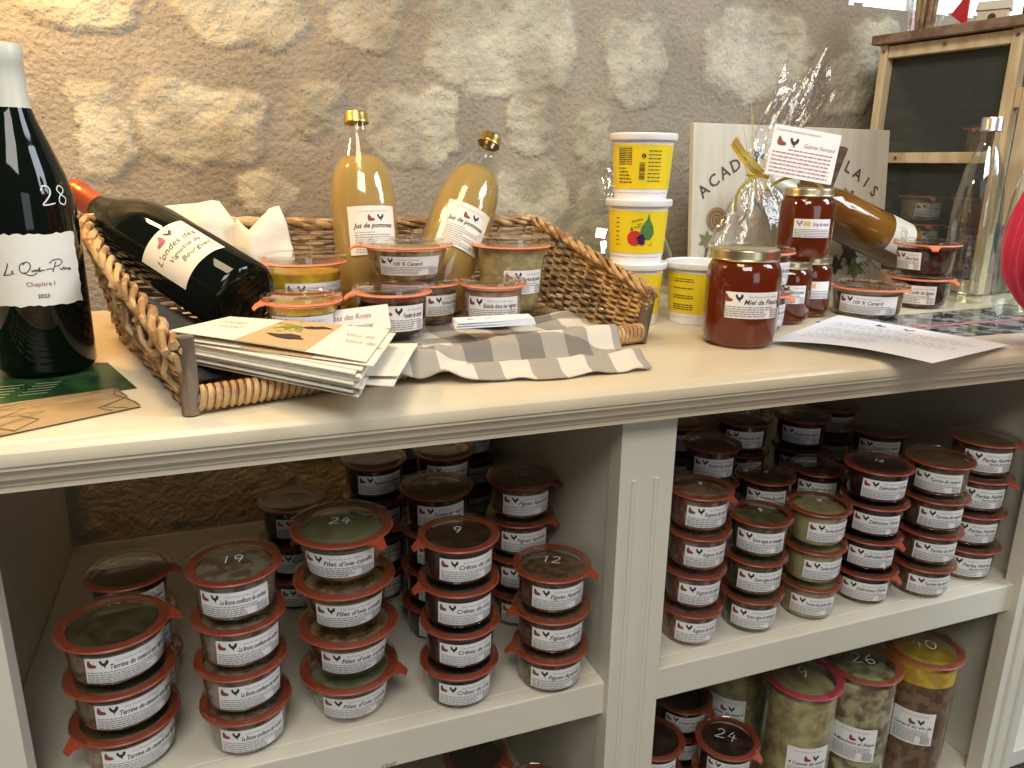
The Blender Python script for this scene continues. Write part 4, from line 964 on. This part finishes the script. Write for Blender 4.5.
# ---------------------------------------------------------------- cellophane gift bag
gb = empty('gift_bag', (.762, .960, .9005), 0, 'crinkled clear cellophane gift bag tied with gold ribbon behind the honey jar', 'gift bag')
def cw(a, z): return 1+.10*sin(5*a+z*30)*(.4+z*2)+.06*sin(11*a-z*60)+.03*sin(23*a+z*40)
mb = MB(); pf = []
v = []; f = []; n = 72; prof3 = [(.062, .001, 0), (.094, .004, 0), (.104, .025, 0), (.102, .055, -.002), (.092, .090, -.004), (.072, .125, -.008), (.048, .155, -.014), (.026, .178, -.020), (.012, .192, -.024), (.014, .202, -.022), (.024, .220, -.012), (.034, .245, .002), (.038, .270, .016), (.040, .295, .030), (.040, .318, .042), (.040, .336, .052)]
for j, (r, z, dx) in enumerate(prof3):
    for k in range(n):
        a = 2*pi*k/n; q = r*cw(a, z); zz = z+(.018*sin(3*a)+.012*sin(7*a) if j >= 14 else 0)
        v.append((dx+q*cos(a), q*sin(a)*(.66 if z > .19 else .50), zz))
for j in range(len(prof3)-1):
    for k in range(n): f.append((j*n+k, j*n+(k+1) % n, (j+1)*n+(k+1) % n, (j+1)*n+k))
mb.add(v, f); mb.build('cellophane', CELLO, gb, angle=25)
RAF = mat('raffia', (.70, .55, .28), .6); rr = random.Random(21); mb = MB()
for i in range(70):
    a = rr.uniform(0, 2*pi); r0 = rr.uniform(.0, .055); h = rr.uniform(.02, .10); b_ = a+rr.uniform(-1.2, 1.2)
    pts = [(r0*cos(a)*1.1, r0*sin(a)*.5, .006+rr.uniform(0, .02)), (r0*cos(a)*.8+rr.uniform(-.02, .02), r0*sin(a)*.4, h*.7), (.03*cos(b_), .02*sin(b_), h)]
    mb.tube(pts, .0006, 4)
for i in range(12):
    a = rr.uniform(0, 2*pi); mb.tube([(-.016, 0, .158), (-.012+.030*cos(a), .018*sin(a), .20), (.0+.062*cos(a), .03*sin(a), .235+rr.uniform(0, .05))], .0005, 4)
tag(mb.build('raffia_straw', RAF, gb), kind='stuff')
mb = MB(); mb.lathe([(0, .006), (.040, .006), (.044, .012), (.044, .042), (.038, .050), (.0, .050)], 32, M=Matrix.Translation((-.040, -.004, 0)) @ Matrix.Scale(.85, 4)); mb.build('wrapped_jar', C_TERR, gb)
RIB = mat('gold_ribbon', (.75, .58, .12), .3, metal=.6); mb = MB()
def ribbon(pts, w):
    pts = [Vector(p) for p in pts]; v = []; 
    for i, p in enumerate(pts): t = (pts[min(i+1, len(pts)-1)]-pts[max(0, i-1)]).normalized(); s = t.cross(Vector((0, 1, .2))).normalized()*w/2; v += [p+s, p-s]
    mb.add(v, [(2*i, 2*i+1, 2*i+3, 2*i+2) for i in range(len(pts)-1)])
def arc_pts(c, r, a0, a1, n=14, ty=0): return [(c[0]+r[0]*cos(a0+(a1-a0)*i/n), c[1]-ty*sin(pi*i/n), c[2]+r[1]*sin(a0+(a1-a0)*i/n)) for i in range(n+1)]
ribbon([(-.018, -.014, .164), (-.040, -.020, .172), (-.062, -.024, .186), (-.082, -.026, .206), (-.080, -.028, .213), (-.064, -.028, .196), (-.040, -.024, .180), (-.018, -.016, .168)], .007)
ribbon(arc_pts((-.030, -.026, .130), (.040, .034), 1.2, 3.6, ty=.004), .005); ribbon(arc_pts((.030, -.030, .120), (.060, .044), 2.4, .3, ty=.004), .005)
mb.tube([(-.018+.014*cos(a*pi/8), .010*sin(a*pi/8), .165) for a in range(16)], .0022, 5, closed=True)
o = mb.build('ribbon', RIB, gb); o.location = (-.008, 0, .028)
# gift tag hanging in front of the knot
tm = MB(); pr = Print(); r = random.Random(6)
pr.text('Conserverie artisanale Dampierre', -.040, .024, .0030, 3, shear=.3, maxw=.078); logo(pr, -.030, .012, .0115, 2, 1, gap=1.35)
pr.text('Gabriel Ferrand', -.001, .008, .0052, 3, shear=.3, maxw=.040); 
for i in range(7): pr.fine(-.040+(.02 if i == 0 else 0), .040, .002-i*.0048, .0012, 3, r, .95)
tm.box(-.043, 0, -.031, .043, .0009, .031, 0); pr.to(tm, lambda a, b, d=0: (a, -.0004-d, b))
tg = tm.build('gift_tag', [PAPER, INK, BROWNINK, mat('plum_ink', (.35, .12, .25), .6)], None, smooth=False); tg.parent = gb
tg.location = (.012, -.050, .222); tg.scale = (1.1, 1, 1.1); tg.rotation_euler = (radians(-8), radians(9), radians(-22))

# ---------------------------------------------------------------- wire mesh food safe
GX, GY = 1.140, 1.170; ga = atan2(-.985, .17)
gs = empty('mesh_food_safe', (GX, GY, TOPZ), ga, 'old wooden food safe with wire mesh front at the right end of the worktop', 'food safe')
# local x runs along the face towards the viewer, local +y points into the cupboard
GW, GH, GD = .246, .418, .30
def gbox(name, boxes, m_): 
    mb = MB()
    for b_ in boxes: mb.box(*b_)
    return bevel(mb.build(name, m_, gs, smooth=False), .0012)
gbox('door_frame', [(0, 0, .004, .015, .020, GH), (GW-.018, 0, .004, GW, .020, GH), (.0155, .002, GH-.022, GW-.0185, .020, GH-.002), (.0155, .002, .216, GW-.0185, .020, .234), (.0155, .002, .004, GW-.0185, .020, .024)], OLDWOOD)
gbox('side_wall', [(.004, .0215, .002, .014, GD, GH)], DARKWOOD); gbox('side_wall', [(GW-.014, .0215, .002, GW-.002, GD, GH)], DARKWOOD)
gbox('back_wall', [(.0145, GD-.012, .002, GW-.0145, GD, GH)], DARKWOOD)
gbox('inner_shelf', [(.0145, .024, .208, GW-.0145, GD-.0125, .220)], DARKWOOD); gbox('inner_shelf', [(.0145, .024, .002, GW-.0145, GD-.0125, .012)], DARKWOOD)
gbox('top_board', [(-.010, -.014, GH+.0005, GW+.16, GD+.01, GH+.016)], BROWNWOOD)
gbox('side_frame', [(GW+.010, .004, .12, GW+.034, .022, .33), (GW+.0005, .004, .30, GW+.0095, .020, .33)], OLDWOOD)
for (x, z) in ((.008, GH-.011), (.12, GH-.011), (GW-.009, GH-.011), (GW-.009, .22), (.008, .225), (.06, .225)):
    MB().lathe([(0, 0), (.003, 0), (.0025, .0012), (0, .0016)], 12, M=Matrix.Translation((x, -.0002, z)) @ Matrix.Rotation(pi/2, 4, 'X')).build('nail', DARKWOOD, gs)
M = bpy.data.materials.new('wire_mesh'); M.use_nodes = True; nt = M.node_tree; nt.nodes.clear()
out = nt.nodes.new('ShaderNodeOutputMaterial'); mixn = nt.nodes.new('ShaderNodeMixShader'); tr = nt.nodes.new('ShaderNodeBsdfTransparent'); di = nt.nodes.new('ShaderNodeBsdfPrincipled'); di.inputs['Base Color'].default_value = (.09, .11, .11, 1); di.inputs['Roughness'].default_value = .5
tcn = nt.nodes.new('ShaderNodeTexCoord'); sp = nt.nodes.new('ShaderNodeSeparateXYZ'); nt.links.new(tcn.outputs['Object'], sp.inputs[0]); outs = []
for ax in (0, 2):
    a = nt.nodes.new('ShaderNodeMath'); a.operation = 'MULTIPLY'; a.inputs[1].default_value = 620; nt.links.new(sp.outputs[ax], a.inputs[0])
    f_ = nt.nodes.new('ShaderNodeMath'); f_.operation = 'FRACT'; nt.links.new(a.outputs[0], f_.inputs[0])
    g_ = nt.nodes.new('ShaderNodeMath'); g_.operation = 'LESS_THAN'; g_.inputs[1].default_value = .26; nt.links.new(f_.outputs[0], g_.inputs[0]); outs.append(g_.outputs[0])
mxn = nt.nodes.new('ShaderNodeMath'); mxn.operation = 'MAXIMUM'; nt.links.new(outs[0], mxn.inputs[0]); nt.links.new(outs[1], mxn.inputs[1])
nt.links.new(mxn.outputs[0], mixn.inputs[0]); nt.links.new(tr.outputs[0], mixn.inputs[1]); nt.links.new(di.outputs[0], mixn.inputs[2]); nt.links.new(mixn.outputs[0], out.inputs[0])
mb = MB(); mb.add([(.013, .0206, .01), (GW-.016, .0206, .01), (GW-.016, .0206, GH-.01), (.013, .0206, GH-.01)], [(0, 1, 2, 3)]); mb.build('wire_mesh', M, gs, smooth=False)
def gpt(x, y, z): c, s = cos(ga), sin(ga); return (GX+x*c-y*s, GY+x*s+y*c, TOPZ+z)
GM = 'jars inside the food safe'
C_GS = mat('safe_terrine', (.30, .18, .07), .5, base2=(.45, .33, .15), noise_scale=60)
K['safe_up'] = (.0440, .0600, 'low', C_GS, .82, 'Terrine', None, .050, .024, None, 'terrine')
K['safe_lo'] = (.0430, .0500, 'low', C_GS, .82, 'Terrine de canard', None, .046, .024, None, 'terrine')
ZU, ZL = .2205, .0125
for (x, y, z, kk, fc, lb) in ((.172, .090, ZU, 'safe_up', -150, 'jar alone on the upper shelf of the food safe, label turned away'),
                              (.070, .085, ZL, 'safe_lo', 30, 'bottom jar of the left stack on the lower shelf of the food safe'), (.070, .085, ZL+.0502, 'safe_lo', 30, 'middle jar of the left stack on the lower shelf of the food safe'), (.070, .085, ZL+.1004, 'safe_lo', 20, 'top jar of the left stack on the lower shelf of the food safe'),
                              (.170, .085, ZL, 'safe_lo', 30, 'bottom jar of the right stack on the lower shelf of the food safe'), (.170, .085, ZL+.0502, 'safe_lo', 26, 'middle jar of the right stack on the lower shelf of the food safe'), (.170, .085, ZL+.1004, 'safe_lo', -160, 'top jar of the right stack on the lower shelf of the food safe')):
    make_jar(kk, gpt(x, y, z), fc, -30 if z == ZU else 20, None, lb, GM, ringm=RUBBER2)
# things on top of the food safe
tz = GH+.0168
gl = empty('glass_tumbler', gpt(.045, .050, tz), 0, 'tall glass holding brown wooden sticks on the food safe', 'glass')
MB().lathe([(0, .003), (.026, .0), (.028, .003), (.031, .110), (.0295, .110), (.0265, .006), (0, .005)], 40).build('glass_body', GLASS, gl)
mb = MB(); rr = random.Random(2)
WST = mat('brown_sticks', (.20, .10, .05), .6, base2=(.42, .28, .15), noise_scale=40)
for i in range(9):
    a = i*.7; ox = gpt(.045, .050, tz); st_ = MB(); st_.tube([(ox[0]+.012*cos(a), ox[1]+.012*sin(a), ox[2]+.006), (ox[0]+.019*cos(a+.2), ox[1]+.019*sin(a+.2), ox[2]+.135+.01*(i % 3))], .0036, 6)
    tag(st_.build('wooden_stick', WST), 'brown wooden stick standing in the glass on the food safe', 'stick', 'sticks in the glass')
REDP = mat('red_card', (.65, .02, .03), .5)
for (x, y, s, lb) in ((.006, .075, .016, 'small red card corner left of the glass on the food safe'), (.100, .060, .024, 'red pennant with white edge right of the glass on the food safe')):
    p = gpt(x, y, tz); mb = MB(); mb.box(-s, -.001, 0, s, .001, .004, 0); mb.add([(-s, -.0012, .004), (s, -.0012, .030), (-s, -.0012, .060), (-s, .0012, .004), (s, .0012, .030), (-s, .0012, .060)], [(0, 1, 2), (3, 5, 4), (0, 3, 4, 1), (1, 4, 5, 2), (2, 5, 3, 0)], 1)
    o = mb.build('pennant', [PAPER, REDP], smooth=False); o.location = p; o.rotation_euler = (0, 0, ga+pi*.85); tag(o, lb, 'pennant', 'red pennants on the food safe')
mb = MB(); mb.box(-.022, -.016, 0, .022, .016, .026); mb.add([(-.025, -.019, .026), (.025, -.019, .026), (.025, .019, .026), (-.025, .019, .026), (-.025, 0, .042), (.025, 0, .042)], [(0, 1, 5, 4), (2, 3, 4, 5), (0, 4, 3), (1, 2, 5), (0, 3, 2, 1)], 1)
mb.lathe([(0, 0), (.006, 0), (.006, .001), (0, .001)], 16, 2, M=Matrix.Translation((0, -.0162, .014)) @ Matrix.Rotation(pi/2, 4, 'X'))
o = mb.build('model_house', [mat('card_house', (.62, .56, .46), .7), mat('card_roof', (.50, .44, .36), .7), INK], smooth=False); o.location = gpt(.150, .075, tz); o.rotation_euler = (0, 0, ga+.4); tag(o, 'small beige model house with round opening on the food safe', 'ornament')
mb = MB(); mb.box(-.045, 0, 0, .045, .008, .110, 0); mb.box(-.039, -.001, .006, .039, -.0002, .104, 1); o = mb.build('picture_frame', [mat('black_frame', (.02, .02, .022), .4), mat('grey_print', (.20, .22, .22), .5)], smooth=False); o.location = gpt(.205, .150, tz); o.rotation_euler = (0, 0, ga+.25); tag(o, 'dark picture frame standing behind the model house on the food safe', 'picture frame')
mb = MB(); 
for k in range(9): mb.tube([(.020*cos(a*pi/10), .020*sin(a*pi/10), .004+k*.0062) for a in range(20)], .0035, 6, closed=True)
mb.lathe([(0, .001), (.0195, .001), (.0195, .004), (0, .004)], 20)
o = mb.build('straw_pot', WICKER2, angle=60); o.location = gpt(.262, .055, tz); tag(o, 'little coiled straw pot at the right end of the food safe top', 'pot')

# ---------------------------------------------------------------- paper things
def sheet(name, quad, z, prn, mats, label, cat, thick=.0004, curl=None, nx=20, ny=16, group=None, side=0):
    """paper lying flat: quad xy corners FL, FR, BR, BL; print in unit coordinates 0..1"""
    a, b, c, d_ = [Vector(q) for q in quad]
    def fn(e):
        def g(s, t, d=0):
            p = a.lerp(b, s).lerp(d_.lerp(c, s), t); return (p.x, p.y, z+thick+e+d+(curl(s, t) if curl else 0))
        return g
    v = [fn(0)(i/nx, j/ny) for j in range(ny+1) for i in range(nx+1)]; n = len(v); v += [(x, y, z_-thick) for x, y, z_ in v]; W_ = nx+1
    f = [(j*W_+i, j*W_+i+1, (j+1)*W_+i+1, (j+1)*W_+i) for j in range(ny) for i in range(nx)]; f += [tuple(k+n for k in q[::-1]) for q in f]; mi = [0]*len(f)
    bd_ = [i for i in range(W_)]+[j*W_+nx for j in range(1, ny+1)]+[ny*W_+i for i in range(nx-1, -1, -1)]+[j*W_ for j in range(ny-1, 0, -1)]
    for i in range(len(bd_)): p, q = bd_[i], bd_[(i+1) % len(bd_)]; f.append((p, p+n, q+n, q)); mi.append(side)
    mb = MB(); mb.add(v, f, mi)
    if prn: prn.to(mb, fn(.0003))
    o = mb.build(name, mats, smooth=False); 
    if label: tag(o, label, cat, group)
    return o
# leaflets at the left
pr = Print(); r = random.Random(1)
for i in range(5): 
    for q in range(5): x = .12+q*.13+i*.01; pr.rect(x, .16+.06*i, x+.09, .175+.06*i, 1)
GL = mat('green_leaflet', (.012, .045, .020), .25, base2=(.03, .09, .03), noise_scale=30)
sheet('leaflet', [(-.340, .690), (-.082, .752), (-.118, .862), (-.300, .905)], TOPZ, pr, [GL, mat('pale_green_ink', (.30, .36, .22), .5)], 'dark green glossy leaflet under the standing wine bottle', 'leaflet')
pr = Print(); r = random.Random(8)
for i in range(16):
    x = r.uniform(0, 1); pr.stroke([(min(1, max(0, x+.13*j*r.uniform(-1, 1))), .02+.23*j) for j in range(5)], .010, 1)
TN = mat('tan_leaflet', (.52, .38, .20), .35, base2=(.40, .27, .14), noise_scale=16)
sheet('leaflet', [(-.240, .600), (-.074, .688), (-.100, .752), (-.260, .705)], TOPZ+.0012, pr, [TN, mat('twig_print', (.22, .13, .08), .5)], 'tan leaflet printed with bare twigs overlapping the green one at the front', 'leaflet')
# postcards: a block of separate cards, top folded one lifted off
CQ = [(.1, .574), (.146, .705), (-.003, .795), (-.048, .745)]
FLq, FRq, BRq, BLq = Vector((-.050, .745)), Vector((.100, .590)), Vector((.143, .706)), Vector((.003, .800))
rr = random.Random(5); MC = [CREAMP, INK, mat('kraft_print', (.62, .42, .22), .6), mat('green_sprig', (.32, .40, .06), .6), GREYINK]
def card_print():
    pr = Print(); pr.rect(.36, 0, .72, 1, 2)
    r = random.Random(4)
    for i in range(60): pr.poly(circ(.018, 6, .7, 1), 3, .47+r.gauss(0, .045), .70+r.gauss(0, .08))
    pr.poly([(a*.12, b*.16) for a, b in [(-.5, -.1), (-.2, .25), (.0, .2), (.25, .45), (.45, .4), (.9, .1), (.4, -.1), (.1, -.35), (-.3, -.4)]], 1, .60, .76)
    pr.poly([(a*.14, b*.2) for a, b in [(-.9, .1), (-.4, .2), (.0, .45), (.4, .3), (.5, .0), (.7, -.2), (.1, -.45), (-.3, -.4)]], 1, .55, .35)
    for (x, y) in ((.06, .62), (.10, .42), (.80, .62), (.83, .42)): pr.text('CANARD' if x < .5 else 'Vins de', x, y, .10, 4, shear=.1, maxw=.16); 
    return pr
NC = 16; z = .9255
for i in range(NC):
    dx, dy = rr.uniform(-.004, .004), rr.uniform(-.004, .004); k = .92
    q = [Vector((p.x+dx, p.y+dy))-Vector((.006, .004)) for p in (FLq+Vector((.016, -.006)), FRq+Vector((-.004, -.010)), BRq+Vector((-.012, -.012)), BLq+Vector((.004, -.014)))]
    if i == 0: c0 = sheet('postcard', q, z, None, MC, 'cream postcard in the thick pile lying across the front of the basket', 'postcard', thick=.0011, nx=2, ny=2, group='postcards in the pile')
    else:
        c = c0.copy(); COL.objects.link(c); c.location = (dx, dy, i*.00135)
z += NC*.00135+.0004
sheet('greeting_card', [q-Vector((-.004, .008)) for q in (FLq, FRq, BRq, BLq)], z, card_print(), MC, 'folded card lying just under the uppermost card on the postcard pile', 'card', thick=.0006, curl=lambda s, t: .001*s)
sheet('greeting_card', [FLq, FRq, BRq, BLq], z+.0026, card_print(), MC, 'uppermost long card with black bird silhouettes and green sprig on the postcard pile', 'card', thick=.0006, curl=lambda s, t: .003*(1-s)+.001*sin(s*3))
for i, (dx, dy, rz_) in enumerate(((.020, -.006, .10), (.028, .010, .18))):
    q = [Vector((FRq.x-.05, FRq.y+.04)), FRq+Vector((dx, dy)), BRq+Vector((dx, dy*.5)), Vector((BRq.x-.04, BRq.y+.02))]
    sheet('postcard', q, .930+i*.004, None, MC, ['cream postcard sliding out of the pile towards the towel, lower one', 'cream postcard sliding out of the pile towards the towel, upper one'][i], 'postcard', thick=.0009, group='postcards sliding out')
# small standing card
mb = MB(); mb.box(-.043, 0, 0, .043, .0009, .026); pr = Print(); pr.text('Côtes des Roses', -.020, .014, .0060, 1, shear=.3, maxw=.045); pr.text('Domaine', 0, .004, .0050, 1, shear=.3)
pr.to(mb, lambda a, b: (a, -.0003, b)); o = mb.build('name_card', [CREAMP, BROWNINK], smooth=False); o.location = (.114, .772, .9355); o.rotation_euler = (radians(-28), radians(-6), radians(-10)); tag(o, 'small cream handwritten card propped between the terrine jar and the fondant jar', 'card')
# packet of white cards on the towel
for i in range(5):
    q = [(.226+.001*i, .772+.004*(i % 2)), (.318, .770+.0015*i), (.322, .803), (.232, .803)]
    sheet('business_card', q, .9335+i*.0013, (Print().poly(HEN, 1, .2, .5, .1).poly(COCK, 1, .42, .5, .1) if i == 4 else None), [WHITEP, BROWNINK], ['lowest white card of the packet on the towel', 'second lowest white card of the packet on the towel', 'middle white card of the packet on the towel', 'second highest white card of the packet on the towel', 'top white card of the packet on the towel'][i], 'card', thick=.0009, nx=4, ny=2, group='white cards on the towel')
# printed sheets at the right
DK = mat('glossy_photo', (.03, .035, .035), .12, base2=(.35, .38, .38), noise_scale=45, noise_amt=.5)
pr = Print().rect(.02, .42, .98, .47, 1)
sheet('photo_print', [(.735, .700), (1.090, .690), (1.110, .845), (.760, .830)], TOPZ, pr, [DK, mat('pink_stripe', (.75, .20, .26), .4)], 'dark glossy photo print with a pink line under the curled white sheet', 'photo print')
pr = Print(); r = random.Random(12)
pr.poly(HEN, 4, .34, .86, .07); pr.poly(COCK, 4, .50, .86, .07)
for i in range(12):
    y = .74-i*.055; m_ = 3 if i in (6, 7) else 1; x = .10
    if i % 4 == 3: continue
    while x < (.88 if i < 8 else .55): w = r.uniform(.02, .06); pr.rect(x, y, x+w, y+.007, m_); x += w+.016
def pc(s, t): return .0015+.030*max(0, 1-((t)/.25))**2*.35+.010*max(0, (s-.6))**1+.002*sin(s*4)
sheet('printed_sheet', [(.606, .725), (.700, .598), (.868, .630), (.838, .892)][:0] or [(.604, .731), (.687, .576), (.868, .628), (.812, .845)], TOPZ+.0012, pr, [WHITEP, mat('print_violet', (.22, .17, .32), .5), FINE, BLUEINK, BROWNINK], 'curled white printed sheet hanging slightly over the front edge of the worktop', 'paper', curl=lambda s, t: .003+.006*sin(s*pi)*(1-t)+.004*s*(1-t))

# ---------------------------------------------------------------- person at the right edge (red knitted jumper)
def person():
    root = empty('person', (1.02, .30, 0), 0, 'person in a raspberry red ribbed knit jumper, elbow entering at the right edge', 'person')
    J = {'pelvis': (1.12, .26, .95), 'waist': (1.12, .26, 1.10), 'chest': (1.11, .26, 1.30), 'neckb': (1.10, .26, 1.45), 'neck': (1.09, .25, 1.51), 'head': (1.07, .24, 1.60), 'crown': (1.07, .24, 1.68),
         'shL': (1.04, .40, 1.40), 'elL': (.905, .620, 1.035), 'wrL': (1.06, .640, .93), 'haL': (1.13, .64, .925),
         'shR': (1.16, .10, 1.40), 'elR': (1.24, .05, 1.12), 'wrR': (1.20, .20, .93), 'haR': (1.18, .27, .91),
         'hipL': (1.12, .35, .90), 'knL': (1.12, .36, .50), 'anL': (1.14, .36, .09), 'toL': (1.02, .38, .035), 'hipR': (1.12, .17, .90), 'knR': (1.12, .16, .50), 'anR': (1.14, .16, .09), 'toR': (1.02, .15, .035)}
    return root, J
def skin_obj(name, pts, edges, radii, m_, parent, sub=2):
    me = bpy.data.meshes.new(name); me.from_pydata(pts, edges, []); o = bpy.data.objects.new(name, me); COL.objects.link(o)
    md = o.modifiers.new('skin', 'SKIN'); me.skin_vertices.new() if not me.skin_vertices else None
    for i, r in enumerate(radii): me.skin_vertices[0].data[i].radius = (r, r) if isinstance(r, float) else r
    me.skin_vertices[0].data[0].use_root = True; md.use_smooth_shade = True
    s = o.modifiers.new('sub', 'SUBSURF'); s.levels = sub; s.render_levels = sub; me.materials.append(m_)
    if parent: o.parent = parent; o.matrix_parent_inverse = parent.matrix_world.inverted()
    return o
pe = empty('person', (1.15, .18, 0), 0, 'person in a raspberry red ribbed knit jumper, elbow entering at the right edge', 'person')
bpy.context.view_layer.update()
SKIN = mat('skin', (.60, .36, .27), .5, sub=.1); TROU = mat('dark_trousers', (.03, .035, .05), .8); HAIR = mat('brown_hair', (.06, .035, .02), .6)
P = [(1.17, .18, .92), (1.17, .18, 1.05), (1.17, .18, 1.22), (1.165, .18, 1.38), (1.16, .18, 1.46), (1.15, .18, 1.53), (1.135, .18, 1.60), (1.135, .18, 1.67),
     (1.13, .30, 1.40), (1.08, .36, 1.32), (.884, .575, 1.045), (.95, .588, .983), (1.04, .58, .955), (1.08, .58, .945),
     (1.17, .05, 1.40), (1.19, .01, 1.30), (1.22, -.03, 1.12), (1.20, .05, .98), (1.18, .10, .90), (1.17, .12, .86),
     (1.17, .26, .86), (1.17, .28, .50), (1.19, .28, .09), (1.09, .29, .04), (1.17, .10, .86), (1.17, .09, .50), (1.19, .09, .09), (1.09, .08, .04)]
E_ = [(0, 1), (1, 2), (2, 3), (3, 4), (4, 5), (5, 6), (6, 7), (3, 8), (8, 9), (9, 10), (10, 11), (11, 12), (12, 13), (3, 14), (14, 15), (15, 16), (16, 17), (17, 18), (18, 19), (0, 20), (20, 21), (21, 22), (22, 23), (0, 24), (24, 25), (25, 26), (26, 27)]
Rr = [(.11, .14), (.10, .125), (.105, .135), (.10, .13), .052, .048, .085, .075, .055, .048, .040, .034, .026, .030, .055, .048, .040, .034, .026, .030, .078, .055, .036, .030, .078, .055, .036, .030]
skin_obj('body', P, E_, [r if isinstance(r, tuple) else float(r) for r in Rr], SKIN, pe)
# jumper follows torso and both arms; ribs run along the sleeves
def sleeve_tube(name, pts, radii, ribs, m_, parent):
    """ribbed knitted tube through pts"""
    Q = []; RR = []
    n = len(pts)
    for i in range(n-1):
        p0 = Vector(pts[max(0, i-1)]); p1 = Vector(pts[i]); p2 = Vector(pts[i+1]); p3 = Vector(pts[min(n-1, i+2)])
        for k in range(8):
            t = k/8; Q.append(.5*((2*p1)+(-p0+p2)*t+(2*p0-5*p1+4*p2-p3)*t*t+(-p0+3*p1-3*p2+p3)*t**3)); RR.append(radii[i]+(radii[i+1]-radii[i])*t)
    Q.append(Vector(pts[-1])); RR.append(radii[-1]); N = 96; v = []; up = Vector((0, 1, 0))
    for i, p in enumerate(Q):
        t = (Q[min(i+1, len(Q)-1)]-Q[max(i-1, 0)]).normalized(); s = t.cross(up).normalized(); up = s.cross(t)
        for k in range(N): a = 2*pi*k/N; r = RR[i]*.95+.0022*sin(a*ribs)+.0008*sin(i*1.1+k); v.append(p+(s*cos(a)+up*sin(a))*r)
    f = [(i*N+k, i*N+(k+1) % N, (i+1)*N+(k+1) % N, (i+1)*N+k) for i in range(len(Q)-1) for k in range(N)]
    mb = MB(); mb.add([tuple(Vector(q)-Vector((1.15, .18, 0))) for q in v], f); return mb.build(name, m_, parent, angle=80)
sleeve_tube('jumper_sleeve', [(1.15, .27, 1.42), (1.10, .34, 1.35), (.985, .46, 1.21), (.900, .568, 1.10), (.872, .592, 1.022), (.925, .592, .972), (1.02, .580, .955)], [.075, .068, .064, .062, .060, .052, .038], 34, KNIT, pe)
sleeve_tube('jumper_sleeve', [(1.17, .09, 1.42), (1.19, .03, 1.34), (1.215, -.02, 1.20), (1.225, -.03, 1.10), (1.205, .04, 1.00), (1.18, .10, .92)], [.075, .066, .060, .055, .050, .040], 24, KNIT, pe)
mb = MB(); ring = []
for (z, rx, ry) in ((.84, .135, .185), (.90, .138, .19), (1.05, .125, .17), (1.2, .13, .18), (1.32, .132, .19), (1.40, .115, .17), (1.45, .075, .10), (1.475, .058, .062), (1.49, .056, .060)):
    ring.append([( .02+rx*(1+.012*sin(k*pi/2))*cos(2*pi*k/96), ry*(1+.012*sin(k*pi/2))*sin(2*pi*k/96), z) for k in range(96)])
v = [p for rg in ring for p in rg]; mb.add(v, [(j*96+k, j*96+(k+1) % 96, (j+1)*96+(k+1) % 96, (j+1)*96+k) for j in range(len(ring)-1) for k in range(96)]); mb.build('jumper_body', KNIT, pe, angle=80)
for sgn in (-1, 1):
    pts = [(.02, sgn*.085, .90), (.02, sgn*.09, .70), (.02, sgn*.10, .50), (.035, sgn*.10, .28), (.04, sgn*.10, .08)]
    MB().tube(pts, [.115, .10, .078, .066, .062], 24).build('trouser_leg', TROU, pe, angle=80)
    mb = MB(); mb.tube([(.06, sgn*.10, .045), (.0, sgn*.10, .042), (-.07, sgn*.105, .034), (-.12, sgn*.107, .028)], [.040, .043, .036, .022], 16); mb.build('shoe', BLACKGLASS, pe, angle=80)
hd = Vector((1.125-1.15, 0, 1.645))
mb = MB(); v = []; 
mb.lathe([(0, .128), (.04, .120), (.075, .095), (.094, .055), (.097, .01), (.090, -.045), (.075, -.075)], 32, M=Matrix.Translation(hd+Vector((.018, 0, -.005)))); mb.build('hair', HAIR, pe, angle=80)
mb = MB(); mb.lathe([(0, .108), (.05, .098), (.075, .06), (.080, .01), (.070, -.05), (.045, -.095), (.02, -.11), (0, -.112)], 32, M=Matrix.Translation(hd) ); 
mb.tube([tuple(hd+Vector((-.078, 0, .02))), tuple(hd+Vector((-.100, 0, -.018))), tuple(hd+Vector((-.078, 0, -.028)))], [.008, .012, .009], 10)
for s_ in (-1, 1):
    mb.tube([tuple(hd+Vector((-.074, s_*.030, .012))), tuple(hd+Vector((-.080, s_*.030, .012)))], .011, 12, 1)
    mb.tube([tuple(hd+Vector((.005, s_*.078, .02))), tuple(hd+Vector((.010, s_*.092, .0))), tuple(hd+Vector((0, s_*.080, -.03)))], [.012, .010, .008], 8)
mb.tube([tuple(hd+Vector((-.070, -.022, -.055))), tuple(hd+Vector((-.076, 0, -.058))), tuple(hd+Vector((-.070, .022, -.055)))], .006, 8, 2)
mb.build('face', [SKIN, INK, mat('lips', (.45, .14, .12), .5)], pe, angle=80)
for (hx, hy, hz, dx_, dy_) in ((-.085, .40, .950, .9, .05), (.02, -.05, .86, -.2, .5)):
    mb = MB(); h0 = Vector((hx, hy, hz)); dv = Vector((dx_, dy_, -.25)).normalized(); sv = dv.cross(Vector((0, 0, 1))).normalized(); nv = sv.cross(dv)
    mb.tube([tuple(h0-dv*.03), tuple(h0+dv*.02), tuple(h0+dv*.055), tuple(h0+dv*.085)], [.024, .030, .034, .028], 14)
    for q in range(4):
        b_ = h0+dv*.08+sv*(q-1.5)*.017; L_ = (.062, .074, .068, .052)[q]; mb.tube([tuple(b_), tuple(b_+dv*L_*.5), tuple(b_+dv*L_*.85-nv*.012), tuple(b_+dv*L_-nv*.026)], [.0095, .009, .008, .006], 8)
    b_ = h0+dv*.025-sv*.028; mb.tube([tuple(b_), tuple(b_-sv*.022+dv*.025), tuple(b_-sv*.026+dv*.055-nv*.008)], [.012, .010, .007], 8)
    mb.build('hand', SKIN, pe, angle=80)
